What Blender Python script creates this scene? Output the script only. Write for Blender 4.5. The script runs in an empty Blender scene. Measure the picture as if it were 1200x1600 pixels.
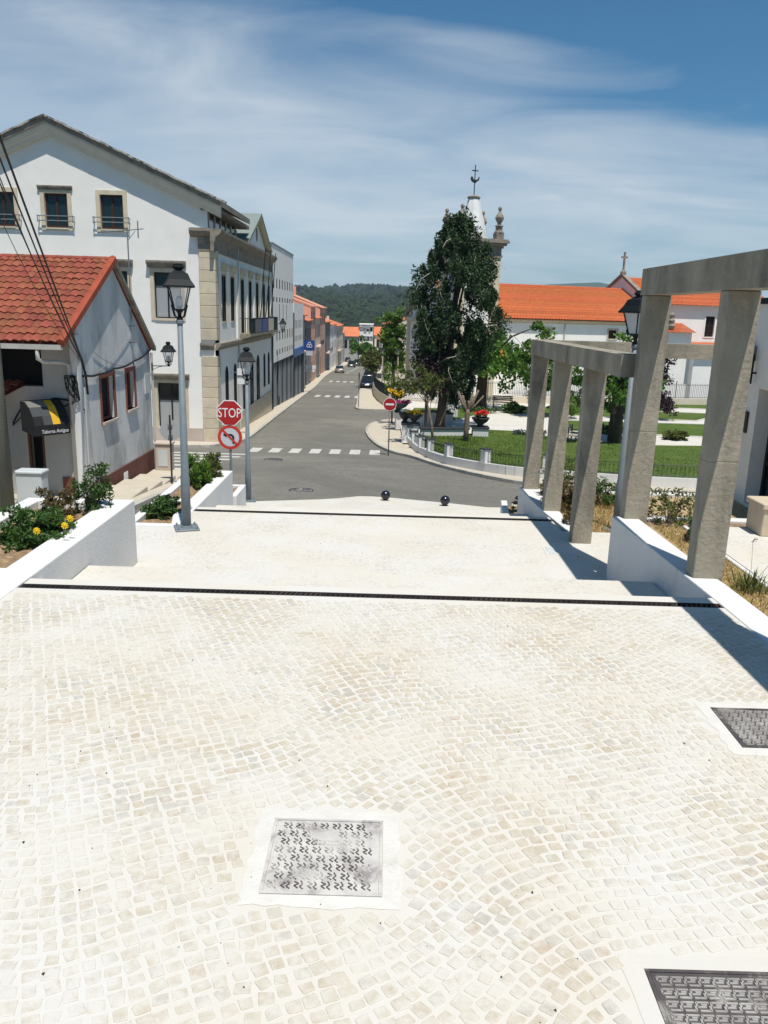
import bpy, bmesh, math, random
import numpy as np
from mathutils import Vector, Matrix
rnd = random.Random(7)
R = math.radians
S = bpy.context.scene
COL = S.collection
# ------------------------------------------------------------------ camera, sky, sun, exposure
cam_d = bpy.data.cameras.new('camera'); cam = bpy.data.objects.new('camera', cam_d); COL.objects.link(cam)
cam_d.sensor_fit = 'VERTICAL'; cam_d.sensor_height = 24; cam_d.lens = 18.75
cam_d.clip_start = .05; cam_d.clip_end = 9000
cam.matrix_world = Matrix.Translation((0, 0, 2.75)) @ Matrix.Rotation(R(90 - 14.06), 4, 'X') @ Matrix.Rotation(R(1.66), 4, 'Z')
S.camera = cam
SUN = Vector((.13, -.37, 1)).normalized()
el = math.asin(SUN.z); az = math.atan2(SUN.x, SUN.y)
W = bpy.data.worlds.new('World'); S.world = W; W.use_nodes = True
nt = W.node_tree; nt.nodes.clear()
def N(t, ty, **k):
    n = t.nodes.new(ty)
    for a, b in k.items():
        if a.startswith('i_'):
            n.inputs[a[2:].replace('_', ' ')].default_value = b
        else: setattr(n, a, b)
    return n
def L(t, a, b): t.links.new(a, b)
def ramp(t, fac, stops, interp='LINEAR'):
    r = t.nodes.new('ShaderNodeValToRGB'); r.color_ramp.interpolation = interp
    e = r.color_ramp.elements
    while len(e) < len(stops): e.new(.5)
    for q, (p, c) in zip(e, stops):
        q.position = p; q.color = (c, c, c, 1) if isinstance(c, (int, float)) else (*c, 1)
    L(t, fac, r.inputs[0]); return r.outputs[0]
def mixc(t, f, a, b, bt='MIX'):
    m = t.nodes.new('ShaderNodeMix'); m.data_type = 'RGBA'; m.blend_type = bt
    for s, v in ((0, f), (6, a), (7, b)):
        if hasattr(v, 'is_linked') or hasattr(v, 'links'): L(t, v, m.inputs[s])
        elif isinstance(v, (int, float)): m.inputs[s].default_value = v
        else: m.inputs[s].default_value = (*v, 1)
    return m.outputs[2]
def mth(t, op, a, b=0.):
    m = t.nodes.new('ShaderNodeMath'); m.operation = op
    for s, v in ((0, a), (1, b)):
        if isinstance(v, (int, float)): m.inputs[s].default_value = v
        else: L(t, v, m.inputs[s])
    return m.outputs[0]
sky = N(nt, 'ShaderNodeTexSky', sky_type='NISHITA', sun_disc=False, sun_elevation=el, sun_rotation=az, altitude=300, air_density=1.0, dust_density=1.2, ozone_density=2.2)
tc = N(nt, 'ShaderNodeTexCoord'); sep = N(nt, 'ShaderNodeSeparateXYZ'); L(nt, tc.outputs['Generated'], sep.inputs[0])
zz = mth(nt, 'ADD', mth(nt, 'MAXIMUM', sep.outputs[2], 0.), .16)
cmb = N(nt, 'ShaderNodeCombineXYZ'); L(nt, mth(nt, 'DIVIDE', sep.outputs[0], zz), cmb.inputs[0]); L(nt, mth(nt, 'DIVIDE', sep.outputs[1], zz), cmb.inputs[1])
mp = N(nt, 'ShaderNodeMapping'); mp.inputs['Rotation'].default_value = (0, 0, R(35)); mp.inputs['Scale'].default_value = (.85, 1.35, 1); mp.inputs['Location'].default_value = (.9, .4, 0)
L(nt, cmb.outputs[0], mp.inputs[0])
n1 = N(nt, 'ShaderNodeTexNoise', i_Scale=.8, i_Detail=7., i_Roughness=.55, i_Distortion=.6); L(nt, mp.outputs[0], n1.inputs[0])
n2 = N(nt, 'ShaderNodeTexNoise', i_Scale=1.35, i_Detail=7., i_Roughness=.50, i_Distortion=.8); L(nt, mp.outputs[0], n2.inputs[0])
dt = N(nt, 'ShaderNodeVectorMath', operation='DOT_PRODUCT'); L(nt, cmb.outputs[0], dt.inputs[0]); dt.inputs[1].default_value = (-.38, 1, 0)
q_ = mth(nt, 'ADD', mth(nt, 'SUBTRACT', dt.outputs['Value'], 2.25), mth(nt, 'MULTIPLY', mth(nt, 'SUBTRACT', n2.outputs[0], .5), 1.15))
sheet = ramp(nt, mth(nt, 'ADD', mth(nt, 'MULTIPLY', q_, .5), .5), [(.40, 0.), (.56, .62), (.85, 1.)])   # edge of a sheet of thin high cloud
wisp = ramp(nt, mth(nt, 'ADD', mth(nt, 'MULTIPLY', n1.outputs[0], .55), mth(nt, 'MULTIPLY', n2.outputs[0], .45)), [(.35, .40), (.50, .74), (.62, 1.)])
lone = mth(nt, 'MULTIPLY', ramp(nt, n2.outputs[0], [(.60, 0.), (.78, .4)]), .5)
cl = mth(nt, 'MINIMUM', mth(nt, 'ADD', mth(nt, 'MULTIPLY', sheet, wisp), lone), 1.)
skyc = mixc(nt, 1., sky.outputs[0], (.48, .93, 1.12), 'MULTIPLY')
SKYMIX = mixc(nt, mth(nt, 'MULTIPLY', cl, .80), skyc, (8.2, 9.0, 9.7))
bg = N(nt, 'ShaderNodeBackground'); bg.inputs[1].default_value = .061
L(nt, SKYMIX, bg.inputs[0]); out = N(nt, 'ShaderNodeOutputWorld'); L(nt, bg.outputs[0], out.inputs[0])
sd = bpy.data.lights.new('sun', 'SUN'); sd.energy = 4.0; sd.angle = R(.53); sd.color = (1, .95, .868)
so = bpy.data.objects.new('sun', sd); COL.objects.link(so); so.rotation_euler = SUN.to_track_quat('Z', 'Y').to_euler(); so.location = (30, -60, 90)
S.view_settings.view_transform = 'Standard'; S.view_settings.look = 'None'; S.view_settings.exposure = 0.42; S.view_settings.gamma = 1
S.render.engine = 'CYCLES'
S.cycles.max_bounces = 6; S.cycles.transparent_max_bounces = 8

# ------------------------------------------------------------------ materials
MATS = {}
def mat(name, c, c2=None, sc=3., rough=.8, bump=0., bsc=40., metal=0., spec=.3, rand=0., island=False, dirt=None, dsc=.8, dlo=.5, dhi=.7, stretch=None, world=False, trans=0., alpha=None):
    m = bpy.data.materials.new(name); m.use_nodes = True; t = m.node_tree; b = t.nodes['Principled BSDF']
    b.inputs['Roughness'].default_value = rough; b.inputs['Metallic'].default_value = metal; b.inputs['Specular IOR Level'].default_value = spec
    if world: co = N(t, 'ShaderNodeNewGeometry').outputs['Position']
    else: co = N(t, 'ShaderNodeTexCoord').outputs['Object']
    if stretch:
        p = N(t, 'ShaderNodeMapping'); p.inputs['Scale'].default_value = stretch; L(t, co, p.inputs[0]); cs = p.outputs[0]
    else: cs = co
    col = None
    if c2:
        n = N(t, 'ShaderNodeTexNoise', i_Scale=sc, i_Detail=7., i_Roughness=.6); L(t, cs, n.inputs[0])
        col = mixc(t, ramp(t, n.outputs[0], [(.32, 0.), (.68, 1.)]), c, c2)
    if dirt:
        n = N(t, 'ShaderNodeTexNoise', i_Scale=dsc, i_Detail=9., i_Roughness=.68, i_Distortion=.4); L(t, cs, n.inputs[0])
        col = mixc(t, ramp(t, n.outputs[0], [(dlo, 0.), (dhi, 1.)]), col or c, dirt)
    if rand:
        o = N(t, 'ShaderNodeNewGeometry').outputs['Random Per Island'] if island else N(t, 'ShaderNodeObjectInfo').outputs['Random']
        hv = N(t, 'ShaderNodeHueSaturation'); L(t, mth(t, 'ADD', mth(t, 'MULTIPLY', o, rand * 2), 1 - rand), hv.inputs['Value'])
        L(t, mth(t, 'ADD', mth(t, 'MULTIPLY', mth(t, 'FRACT', mth(t, 'MULTIPLY', o, 7.3)), rand * .10), .5 - rand * .05), hv.inputs['Hue'])
        if col: L(t, col, hv.inputs['Color'])
        else: hv.inputs['Color'].default_value = (*c, 1)
        col = hv.outputs[0]
    if col: L(t, col, b.inputs['Base Color'])
    else: b.inputs['Base Color'].default_value = (*c, 1)
    if bump:
        n = N(t, 'ShaderNodeTexNoise', i_Scale=bsc, i_Detail=5., i_Roughness=.6); L(t, co, n.inputs[0])
        bp = N(t, 'ShaderNodeBump', i_Strength=bump, i_Distance=.02); L(t, n.outputs[0], bp.inputs['Height']); L(t, bp.outputs[0], b.inputs['Normal'])
    if trans:
        tr = N(t, 'ShaderNodeBsdfTranslucent'); mx = N(t, 'ShaderNodeMixShader'); mx.inputs[0].default_value = trans
        if col: L(t, col, tr.inputs[0])
        else: tr.inputs[0].default_value = (*c, 1)
        L(t, b.outputs[0], mx.inputs[1]); L(t, tr.outputs[0], mx.inputs[2]); L(t, mx.outputs[0], t.nodes['Material Output'].inputs[0])
    if alpha is not None: b.inputs['Alpha'].default_value = alpha
    MATS[name] = m; return m
mat('white', (.84, .82, .775), (.79, .77, .725), 1.2, .85, .12, 60, dirt=(.60, .585, .55), dsc=.55, dlo=.62, dhi=.85)
mat('whitewash', (.68, .675, .66), (.61, .605, .59), 1.6, .8, .3, 26, dirt=(.42, .41, .38), dsc=2.6, dlo=.60, dhi=.86, stretch=(1, 1, .45))
mat('oldplaster', (.68, .675, .66), (.46, .46, .455), 1.3, .9, .5, 14, dirt=(.22, .22, .22), dsc=1.5, dlo=.50, dhi=.78, stretch=(1, 1, .35))
mat('shadeplaster', (.42, .41, .39), (.34, .335, .32), 1.4, .9, .35, 20, dirt=(.33, .31, .29), dsc=1.3, dlo=.5, dhi=.8, stretch=(1, 1, .5))  # cottage front's shade is darkened into this plaster; plain grey on street houses
mat('cream', (.70, .62, .50), (.62, .54, .43), 2, .85, .15, 40, dirt=(.45, .39, .31), dsc=.9, dlo=.6, dhi=.85)
mat('stone', (.60, .52, .38), (.50, .43, .32), 3, .85, .3, 30, rand=.1, dirt=(.36, .31, .24), dsc=1.5, dlo=.58, dhi=.82)
mat('darkstone', (.32, .275, .215), (.20, .175, .145), 3.5, .9, .4, 25, dirt=(.09, .085, .08), dsc=2, dlo=.5, dhi=.75)
mat('palestone', (.50, .42, .36), (.42, .35, .30), 1.5, .85, .2, 30)
mat('concrete', (.37, .33, .258), (.25, .225, .175), 2.6, .9, .8, 16, dirt=(.115, .105, .085), dsc=1.6, dlo=.47, dhi=.76, stretch=(1, 1, .4))
mat('vergestone', (.50, .48, .43), (.34, .32, .28), 3, .9, .5, 20, dirt=(.06, .058, .055), dsc=2.5, dlo=.48, dhi=.6, world=True)
mat('benchstone', (.55, .46, .34), (.47, .39, .29), 4, .9, .3, 40)
mat('tile_red', (.29, .082, .045), (.20, .056, .032), 6, .8, .35, 40, rand=.22, dirt=(.16, .05, .03), dsc=5, dlo=.55, dhi=.85)
mat('tile_red_verge', (.36, .075, .035), (.25, .055, .03), 3, .8, .3, 30)
mat('tile_orange', (.52, .14, .045), (.36, .09, .03), 4, .8, .3, 20, rand=.12, island=True, dirt=(.30, .10, .05), dsc=.7, dlo=.55, dhi=.9)
mat('tile_far', (.60, .20, .09), (.48, .15, .07), .8, .85)
mat('tile_pale', (.62, .30, .20), (.55, .25, .16), .8, .85)
mat('salmon', (.66, .38, .28), (.60, .34, .25), .5, .85)
mat('sidewalk', (.50, .45, .36), (.44, .39, .31), 1.8, .9, .3, 50, dirt=(.40, .35, .28), dsc=.6, dlo=.58, dhi=.85)
mat('kerbstone', (.46, .43, .38), (.36, .335, .30), 3, .9, .4, 30, rand=.12)
mat('soil', (.30, .20, .115), (.17, .11, .065), 14, .95, 1., 30, dirt=(.42, .31, .18), dsc=9, dlo=.5, dhi=.7)
mat('mulch', (.46, .35, .19), (.26, .18, .10), 16, .95, 1., 40, dirt=(.60, .48, .28), dsc=20, dlo=.5, dhi=.7)
mat('lawn', (.080, .125, .018), (.052, .088, .013), 1.2, .95, 1., 60, dirt=(.13, .16, .03), dsc=.5, dlo=.5, dhi=.8)
mat('grassblade', (.095, .15, .02), rough=.7, rand=.45, island=True, trans=.3)
mat('drygrass', (.42, .31, .12), rough=.8, rand=.4, island=True, trans=.2)
mat('bark', (.10, .075, .055), (.05, .038, .03), 8, .95, 1., 20)
mat('barkpale', (.22, .17, .13), (.12, .09, .07), 8, .95, .8, 20)
mat('deadwood', (.40, .36, .31), rough=.9)
mat('polewood', (.17, .165, .135), (.09, .095, .075), 3, .95, .8, 25, stretch=(1, 1, .12))
mat('leaf_bush', (.055, .115, .022), rough=.45, rand=.45, island=True, trans=.25, spec=.4)
mat('leaf_olive', (.10, .12, .028), rough=.55, rand=.45, island=True, trans=.25)
mat('leaf_brown', (.12, .09, .035), rough=.6, rand=.5, island=True, trans=.2)
mat('leaf_bright', (.10, .19, .022), rough=.5, rand=.4, island=True, trans=.35)
mat('leaf_plane', (.10, .20, .03), rough=.5, rand=.45, island=True, trans=.3)
mat('leaf_conifer', (.034, .066, .022), rough=.65, rand=.5, island=True, trans=.12)
mat('leaf_purple', (.035, .016, .024), rough=.55, rand=.5, island=True, trans=.15)
mat('leaf_far', (.013, .026, .010), rough=.8, rand=.5, island=True)
mat('forest_floor', (.016, .028, .012), (.012, .022, .01), .02, .95)
mat('fl_yellow', (.80, .52, .02), rough=.6, rand=.2, island=True)
mat('fl_red', (.65, .02, .012), rough=.6, rand=.3, island=True)
mat('fl_pink', (.62, .10, .28), rough=.6, rand=.3, island=True)
mat('fl_white', (.80, .80, .76), rough=.6, rand=.1, island=True)
mat('fl_lavender', (.055, .07, .09), rough=.7, rand=.3, island=True)
mat('blackmetal', (.008, .011, .013), rough=.6, spec=.2)
mat('blackball', (.010, .012, .02), rough=.22, spec=.6)
mat('iron', (.02, .03, .032), rough=.5)
mat('galv', (.17, .205, .225), (.14, .17, .19), 6, .55, spec=.35)
mat('greybox', (.52, .55, .55), (.47, .50, .50), 2, .55, dirt=(.36, .37, .36), dsc=2, dlo=.6, dhi=.9)
mat('gutter', (.50, .48, .45), (.42, .41, .38), 4, .6)
mat('cable', (.012, .012, .012), rough=.6)
mat('greycable', (.25, .25, .25), rough=.7)
mat('dark', (.010, .010, .011), rough=.9)
mat('woodframe', (.055, .022, .014), rough=.5)
mat('redframe', (.26, .085, .055), (.20, .065, .045), 6, .7)
mat('plinth_red', (.17, .065, .045), (.11, .045, .035), 3, .9, .3, 30)
mat('glass', (.012, .016, .018), rough=.12, spec=.35)
mat('glass_teal', (.010, .026, .032), rough=.1, spec=.4)
mat('curtain', (.34, .35, .35), rough=.35, spec=.5)
mat('blackframe', (.014, .012, .012), rough=.45)
mat('milkglass', (.62, .64, .65), rough=.15, spec=.5)
mat('lampglass', (.75, .78, .80), rough=.08, spec=.5, alpha=.28)
mat('grate', (.045, .038, .036), (.02, .018, .018), 9, .6, metal=.4)
mat('rustgrate', (.06, .045, .04), (.03, .025, .024), 9, .7)
mat('coverdark', (.13, .115, .11), (.07, .06, .062), 7, .55, metal=.3, spec=.4, dirt=(.45, .42, .37), dsc=3.5, dlo=.52, dhi=.66, world=True)
mat('coverdusty', (.56, .54, .50), (.42, .40, .385), 7, .8, .2, 60, dirt=(.16, .14, .145), dsc=4.5, dlo=.51, dhi=.70, world=True)
mat('coverkey', (.06, .055, .055), (.12, .11, .10), 8, .7, dirt=(.50, .48, .44), dsc=5, dlo=.47, dhi=.57, world=True)
mat('coverkeylight', (.16, .145, .14), (.45, .43, .40), 5, .7, world=True)
mat('mortar', (.64, .62, .58), (.55, .53, .49), 5, .9, .3, 50, dirt=(.45, .42, .37), dsc=4, dlo=.58, dhi=.75)
mat('red_sign', (.36, .010, .012), rough=.35, spec=.5)
mat('red_ring', (.50, .035, .02), rough=.35, spec=.5)
mat('white_sign', (.74, .74, .74), rough=.35, spec=.5)
mat('grey_sign', (.50, .52, .55), rough=.35)
mat('black_sign', (.012, .012, .012), rough=.4)
mat('blue_sign', (.02, .06, .26), rough=.4)
mat('blue_fascia', (.03, .14, .40), rough=.45)
mat('signback', (.42, .43, .44), rough=.5, metal=.3)
mat('cornicestone', (.66, .63, .55), (.58, .55, .47), 2, .85, .2, 30)
mat('awn_black', (.014, .014, .015), rough=.75)
mat('awn_grey', (.16, .155, .14), rough=.75)
mat('awn_dkgrey', (.055, .058, .06), rough=.75)
mat('awn_yellow', (.62, .36, .02), rough=.7)
mat('roadpaint', (.56, .55, .50), (.42, .41, .38), 5, .85, dirt=(.16, .155, .145), dsc=6, dlo=.55, dhi=.75)
mat('sheetroof', (.20, .235, .22), rough=.6, spec=.3)
mat('greywall', (.12, .14, .15), rough=.7)
mat('fin', (.17, .19, .21), rough=.6)
mat('darkfin', (.055, .062, .068), rough=.6)
mat('tyre', (.012, .012, .012), rough=.85)
mat('rim', (.35, .36, .37), rough=.35, metal=.8)
mat('car_silver', (.42, .44, .45), rough=.28, metal=.6, spec=.6)
mat('car_dark', (.02, .03, .034), rough=.2, spec=.7)
mat('car_black', (.008, .009, .011), rough=.18, spec=.7)
mat('car_navy', (.012, .018, .035), rough=.2, spec=.7)
mat('lightred', (.4, .02, .015), rough=.25)
mat('lightclear', (.75, .75, .72), rough=.15)
mat('towerwhite', (.72, .72, .71), (.60, .60, .60), 1.5, .9, .2, 20, dirt=(.24, .24, .245), dsc=.7, dlo=.52, dhi=.8, stretch=(1, 1, .4))
mat('hazyhill', (.05, .085, .05), (.035, .065, .04), .01, .95)
mat('capdark', (.028, .032, .038), (.05, .055, .06), 5, .6)
mat('orange_fl', (.75, .25, .03), rough=.6)
mat('green_fl', (.05, .35, .12), rough=.6)
mat('graffitigrey', (.28, .29, .31), rough=.8)
mat('browndoor', (.10, .04, .022), rough=.6)
mat('brownpanel', (.035, .028, .022), rough=.5)
def setts():
    m = bpy.data.materials.new('setts'); m.use_nodes = True; t = m.node_tree; b = t.nodes['Principled BSDF']; b.inputs['Roughness'].default_value = .8
    co = N(t, 'ShaderNodeNewGeometry').outputs['Position']
    wv = N(t, 'ShaderNodeTexNoise', i_Scale=.25, i_Detail=2.); L(t, co, wv.inputs[0])
    ws = N(t, 'ShaderNodeVectorMath', operation='SCALE'); ws.inputs['Scale'].default_value = 1.6; L(t, wv.outputs[1], ws.inputs[0])
    wa = N(t, 'ShaderNodeVectorMath', operation='ADD'); L(t, co, wa.inputs[0]); L(t, ws.outputs[0], wa.inputs[1])
    v = N(t, 'ShaderNodeTexVoronoi', feature='DISTANCE_TO_EDGE', i_Scale=8.5); v.inputs['Randomness'].default_value = .55; L(t, wa.outputs[0], v.inputs[0])
    vc = N(t, 'ShaderNodeTexVoronoi', i_Scale=8.5); vc.inputs['Randomness'].default_value = .55; L(t, wa.outputs[0], vc.inputs[0])
    big = N(t, 'ShaderNodeTexNoise', i_Scale=.35, i_Detail=6., i_Roughness=.6); L(t, co, big.inputs[0])
    c = mixc(t, ramp(t, vc.outputs['Color'], [(.2, 0.), (.8, 1.)]), (.115, .109, .092), (.225, .213, .18))
    c = mixc(t, ramp(t, big.outputs[0], [(.35, 0.), (.7, 1.)]), c, (.215, .202, .168))
    c = mixc(t, ramp(t, v.outputs[0], [(.02, 1.), (.10, 0.)]), c, (.20, .185, .155))
    pt = N(t, 'ShaderNodeTexNoise', i_Scale=.12, i_Detail=8., i_Roughness=.7, i_Distortion=.8); L(t, co, pt.inputs[0])
    c = mixc(t, ramp(t, pt.outputs[0], [(.42, .75), (.62, 0.)]), c, (.125, .119, .102))
    sp = N(t, 'ShaderNodeTexNoise', i_Scale=2.2, i_Detail=6., i_Roughness=.75); L(t, co, sp.inputs[0])
    c = mixc(t, ramp(t, sp.outputs[0], [(.60, 0.), (.72, .6)]), c, (.055, .052, .047))
    L(t, c, b.inputs['Base Color'])
    bp = N(t, 'ShaderNodeBump', i_Strength=.7, i_Distance=.02); L(t, ramp(t, v.outputs[0], [(0., 0.), (.18, 1.)]), bp.inputs['Height']); L(t, bp.outputs[0], b.inputs['Normal'])
    MATS['setts'] = m
setts()
def paving(name, cell):
    # pale limestone setts under a film of jointing dust
    m = bpy.data.materials.new(name); m.use_nodes = True; t = m.node_tree; b = t.nodes['Principled BSDF']; b.inputs['Roughness'].default_value = .85; b.inputs['Specular IOR Level'].default_value = .2
    co = N(t, 'ShaderNodeNewGeometry').outputs['Position']
    dn = N(t, 'ShaderNodeTexNoise', i_Scale=1.0, i_Detail=9., i_Roughness=.72, i_Distortion=.3); L(t, co, dn.inputs[0])
    fn = N(t, 'ShaderNodeTexNoise', i_Scale=16., i_Detail=4., i_Roughness=.7); L(t, co, fn.inputs[0])
    dust = mth(t, 'ADD', mth(t, 'MULTIPLY', dn.outputs[0], .62), mth(t, 'MULTIPLY', fn.outputs[0], .38))
    tone = N(t, 'ShaderNodeTexNoise', i_Scale=.9, i_Detail=5.); L(t, co, tone.inputs[0])
    grout = mixc(t, ramp(t, tone.outputs[0], [(.35, 0.), (.65, 1.)]), (.565, .528, .462), (.575, .558, .525))
    if cell == 'stone':
        o = mth(t, 'FRACT', mth(t, 'ADD', N(t, 'ShaderNodeNewGeometry').outputs['Random Per Island'], N(t, 'ShaderNodeObjectInfo').outputs['Random']))
        st = t.nodes.new('ShaderNodeValToRGB'); e = st.color_ramp.elements
        for k in range(4): e.new(.5)
        for q, (p, c) in zip(e, [(0, (.44, .375, .27)), (.25, (.40, .335, .235)), (.5, (.46, .405, .31)), (.7, (.42, .37, .285)), (.9, (.36, .345, .315)), (1., (.40, .30, .20))]): q.position = p; q.color = (*c, 1)
        L(t, o, st.inputs[0])
        f2 = N(t, 'ShaderNodeTexNoise', i_Scale=38., i_Detail=4., i_Roughness=.7); L(t, co, f2.inputs[0])
        sc = mixc(t, ramp(t, f2.outputs[0], [(.35, 0.), (.75, .5)]), st.outputs[0], (.50, .465, .39))
        c = mixc(t, ramp(t, dust, [(.41, 0.10), (.555, .92)]), sc, grout)
    elif cell == 'far':
        v = N(t, 'ShaderNodeTexVoronoi', i_Scale=11.); v.inputs['Randomness'].default_value = .7; L(t, co, v.inputs[0])
        ve = N(t, 'ShaderNodeTexVoronoi', feature='DISTANCE_TO_EDGE', i_Scale=11.); ve.inputs['Randomness'].default_value = .7; L(t, co, ve.inputs[0])
        sc = mixc(t, ramp(t, v.outputs['Color'], [(.2, 0.), (.8, 1.)]), (.50, .45, .36), (.40, .385, .355))
        sc = mixc(t, ramp(t, ve.outputs[0], [(.05, 1.), (.12, 0.)]), sc, grout)
        c = mixc(t, ramp(t, dust, [(.40, 0.3), (.54, .95)]), sc, grout)
    else: c = grout
    L(t, c, b.inputs['Base Color'])
    bp = N(t, 'ShaderNodeBump', i_Strength=.35, i_Distance=.006); L(t, fn.outputs[0], bp.inputs['Height']); L(t, bp.outputs[0], b.inputs['Normal'])
    MATS[name] = m
paving('cobblestone', 'stone'); paving('pavefar', 'far'); paving('grout', 'grout')

# ------------------------------------------------------------------ mesh builder
class MB:
    def __init__(s): s.v = []; s.f = []; s.fm = []
    def add(s, vs, fs):
        b = len(s.v); s.v += [tuple(v) for v in vs]; s.f += [tuple(i + b for i in f) for f in fs]; return s
    def box(s, x0, x1, y0, y1, z0, z1):
        return s.add([(x0, y0, z0), (x1, y0, z0), (x1, y1, z0), (x0, y1, z0), (x0, y0, z1), (x1, y0, z1), (x1, y1, z1), (x0, y1, z1)],
                     [(0, 3, 2, 1), (4, 5, 6, 7), (0, 1, 5, 4), (1, 2, 6, 5), (2, 3, 7, 6), (3, 0, 4, 7)])
    def bbox(s, x0, x1, y0, y1, z0, z1, b=.01):   # box with chamfered edges
        vs = []; 
        for z, i in ((z0, b), (z0 + b, 0), (z1 - b, 0), (z1, b)):
            vs += [(x0 + i + b * (i == 0), y0 + i, z), (x1 - i - b * (i == 0), y0 + i, z), (x1 - i, y0 + i + b * (i == 0), z), (x1 - i, y1 - i - b * (i == 0), z),
                   (x1 - i - b * (i == 0), y1 - i, z), (x0 + i + b * (i == 0), y1 - i, z), (x0 + i, y1 - i - b * (i == 0), z), (x0 + i, y0 + i + b * (i == 0), z)]
        fs = [tuple(range(7, -1, -1)), tuple(range(24, 32))]
        for k in range(3):
            for i in range(8): j = (i + 1) % 8; fs.append((k * 8 + i, k * 8 + j, k * 8 + 8 + j, k * 8 + 8 + i))
        return s.add(vs, fs)
    def obox(s, c, ax, ay, az):   # oriented box: centre and three half vectors
        c = Vector(c); ax = Vector(ax); ay = Vector(ay); az = Vector(az); vs = []
        for k in (-1, 1):
            for (i, j) in ((-1, -1), (1, -1), (1, 1), (-1, 1)): vs.append(c + ax * i + ay * j + az * k)
        return s.add(vs, [(0, 3, 2, 1), (4, 5, 6, 7), (0, 1, 5, 4), (1, 2, 6, 5), (2, 3, 7, 6), (3, 0, 4, 7)])
    def prism(s, poly, z0, z1, caps=True):   # polygon in xy (ccw), z may be a list per vertex
        n = len(poly); a = z0 if isinstance(z0, (list, tuple)) else [z0] * n; b = z1 if isinstance(z1, (list, tuple)) else [z1] * n
        vs = [(p[0], p[1], a[i]) for i, p in enumerate(poly)] + [(p[0], p[1], b[i]) for i, p in enumerate(poly)]
        fs = [(i, (i + 1) % n, n + (i + 1) % n, n + i) for i in range(n)]
        if caps: fs += [tuple(range(n - 1, -1, -1)), tuple(range(n, 2 * n))]
        return s.add(vs, fs)
    def ext(s, prof, o, u, w, d):   # profile (a,b) in plane o+a*u+b*w, extruded by d
        o = Vector(o); u = Vector(u); w = Vector(w); d = Vector(d); n = len(prof)
        vs = [o + u * a + w * b for a, b in prof] + [o + u * a + w * b + d for a, b in prof]
        fs = [(i, (i + 1) % n, n + (i + 1) % n, n + i) for i in range(n)] + [tuple(range(n - 1, -1, -1)), tuple(range(n, 2 * n))]
        return s.add(vs, fs)
    def quad(s, *p): return s.add(p, [tuple(range(len(p)))])
    def tube(s, pts, rad, n=8, caps=True):
        pts = [Vector(p) for p in pts]; rs = rad if isinstance(rad, (list, tuple)) else [rad] * len(pts); vs = []; fs = []
        up = None
        for i, p in enumerate(pts):
            d = (pts[min(i + 1, len(pts) - 1)] - pts[max(i - 1, 0)])
            if d.length < 1e-9: d = Vector((0, 0, 1))
            d.normalize()
            if up is None: up = Vector((1, 0, 0)) if abs(d.x) < .8 else Vector((0, 1, 0))
            a = d.cross(up)
            if a.length < 1e-6: a = d.orthogonal()
            a.normalize(); bb = d.cross(a).normalized(); up = a.cross(d)
            for k in range(n):
                t = 2 * math.pi * k / n; vs.append(p + (a * math.cos(t) + bb * math.sin(t)) * rs[i])
        for i in range(len(pts) - 1):
            for k in range(n): fs.append((i * n + k, i * n + (k + 1) % n, (i + 1) * n + (k + 1) % n, (i + 1) * n + k))
        if caps: fs += [tuple(range(n - 1, -1, -1)), tuple(range((len(pts) - 1) * n, len(pts) * n))]
        return s.add(vs, fs)
    def lathe(s, prof, c=(0, 0, 0), n=16, rot=0.):
        vs = []; fs = []; m = len(prof)
        for (r, z) in prof:
            for k in range(n):
                t = 2 * math.pi * (k + rot) / n; vs.append((c[0] + r * math.cos(t), c[1] + r * math.sin(t), c[2] + z))
        for i in range(m - 1):
            for k in range(n): fs.append((i * n + k, i * n + (k + 1) % n, (i + 1) * n + (k + 1) % n, (i + 1) * n + k))
        fs += [tuple(range(n - 1, -1, -1)), tuple(range((m - 1) * n, m * n))]
        return s.add(vs, fs)
    def ball(s, c, r, n=16, m=10, sz=1.):
        return s.lathe([(max(.001, r * math.sin(math.pi * i / m)), -r * sz * math.cos(math.pi * i / m)) for i in range(m + 1)], c, n)
def obj(name, mb, m, parent=None, smooth=False, kind=None, world=True, loc=None):
    me = bpy.data.meshes.new(name)
    v = mb.v
    if parent is not None and world:
        o = ORG.get(parent.name)
        if o:
            M = o.inverted(); v = [tuple(M @ Vector(p)) for p in v]
    me.from_pydata(v, [], mb.f); me.materials.append(MATS[m] if isinstance(m, str) else m)
    if smooth: me.polygons.foreach_set('use_smooth', [True] * len(me.polygons))
    o = bpy.data.objects.new(name, me); COL.objects.link(o)
    if parent is not None:
        o.parent = parent
        if parent.name in ORG: ORG[o.name] = ORG[parent.name]
    if kind: o['kind'] = kind
    if loc: o.location = loc
    return o
ORG = {}
def thing(name, label, cat, loc=(0, 0, 0), rotz=0., group=None):
    o = bpy.data.objects.new(name, None); COL.objects.link(o); o.empty_display_size = .2
    o.location = loc; o.rotation_euler = (0, 0, rotz); o['label'] = label; o['category'] = cat
    if group: o['group'] = group
    ORG[o.name] = Matrix.Translation(loc) @ Matrix.Rotation(rotz, 4, 'Z')
    return o
def tag(o, label, cat, group=None):
    o['label'] = label; o['category'] = cat
    if group: o['group'] = group
    return o
def dup(root, loc, rotz, label, scale=None):
    def cp(o, par):
        c = o.copy(); COL.objects.link(c); c.parent = par
        for ch in o.children: cp(ch, c)
        return c
    r = cp(root, None); r.location = loc; r.rotation_euler = (0, 0, rotz); r['label'] = label
    if scale: r.scale = scale
    ORG[r.name] = Matrix.Translation(loc) @ Matrix.Rotation(rotz, 4, 'Z')
    return r
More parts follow.
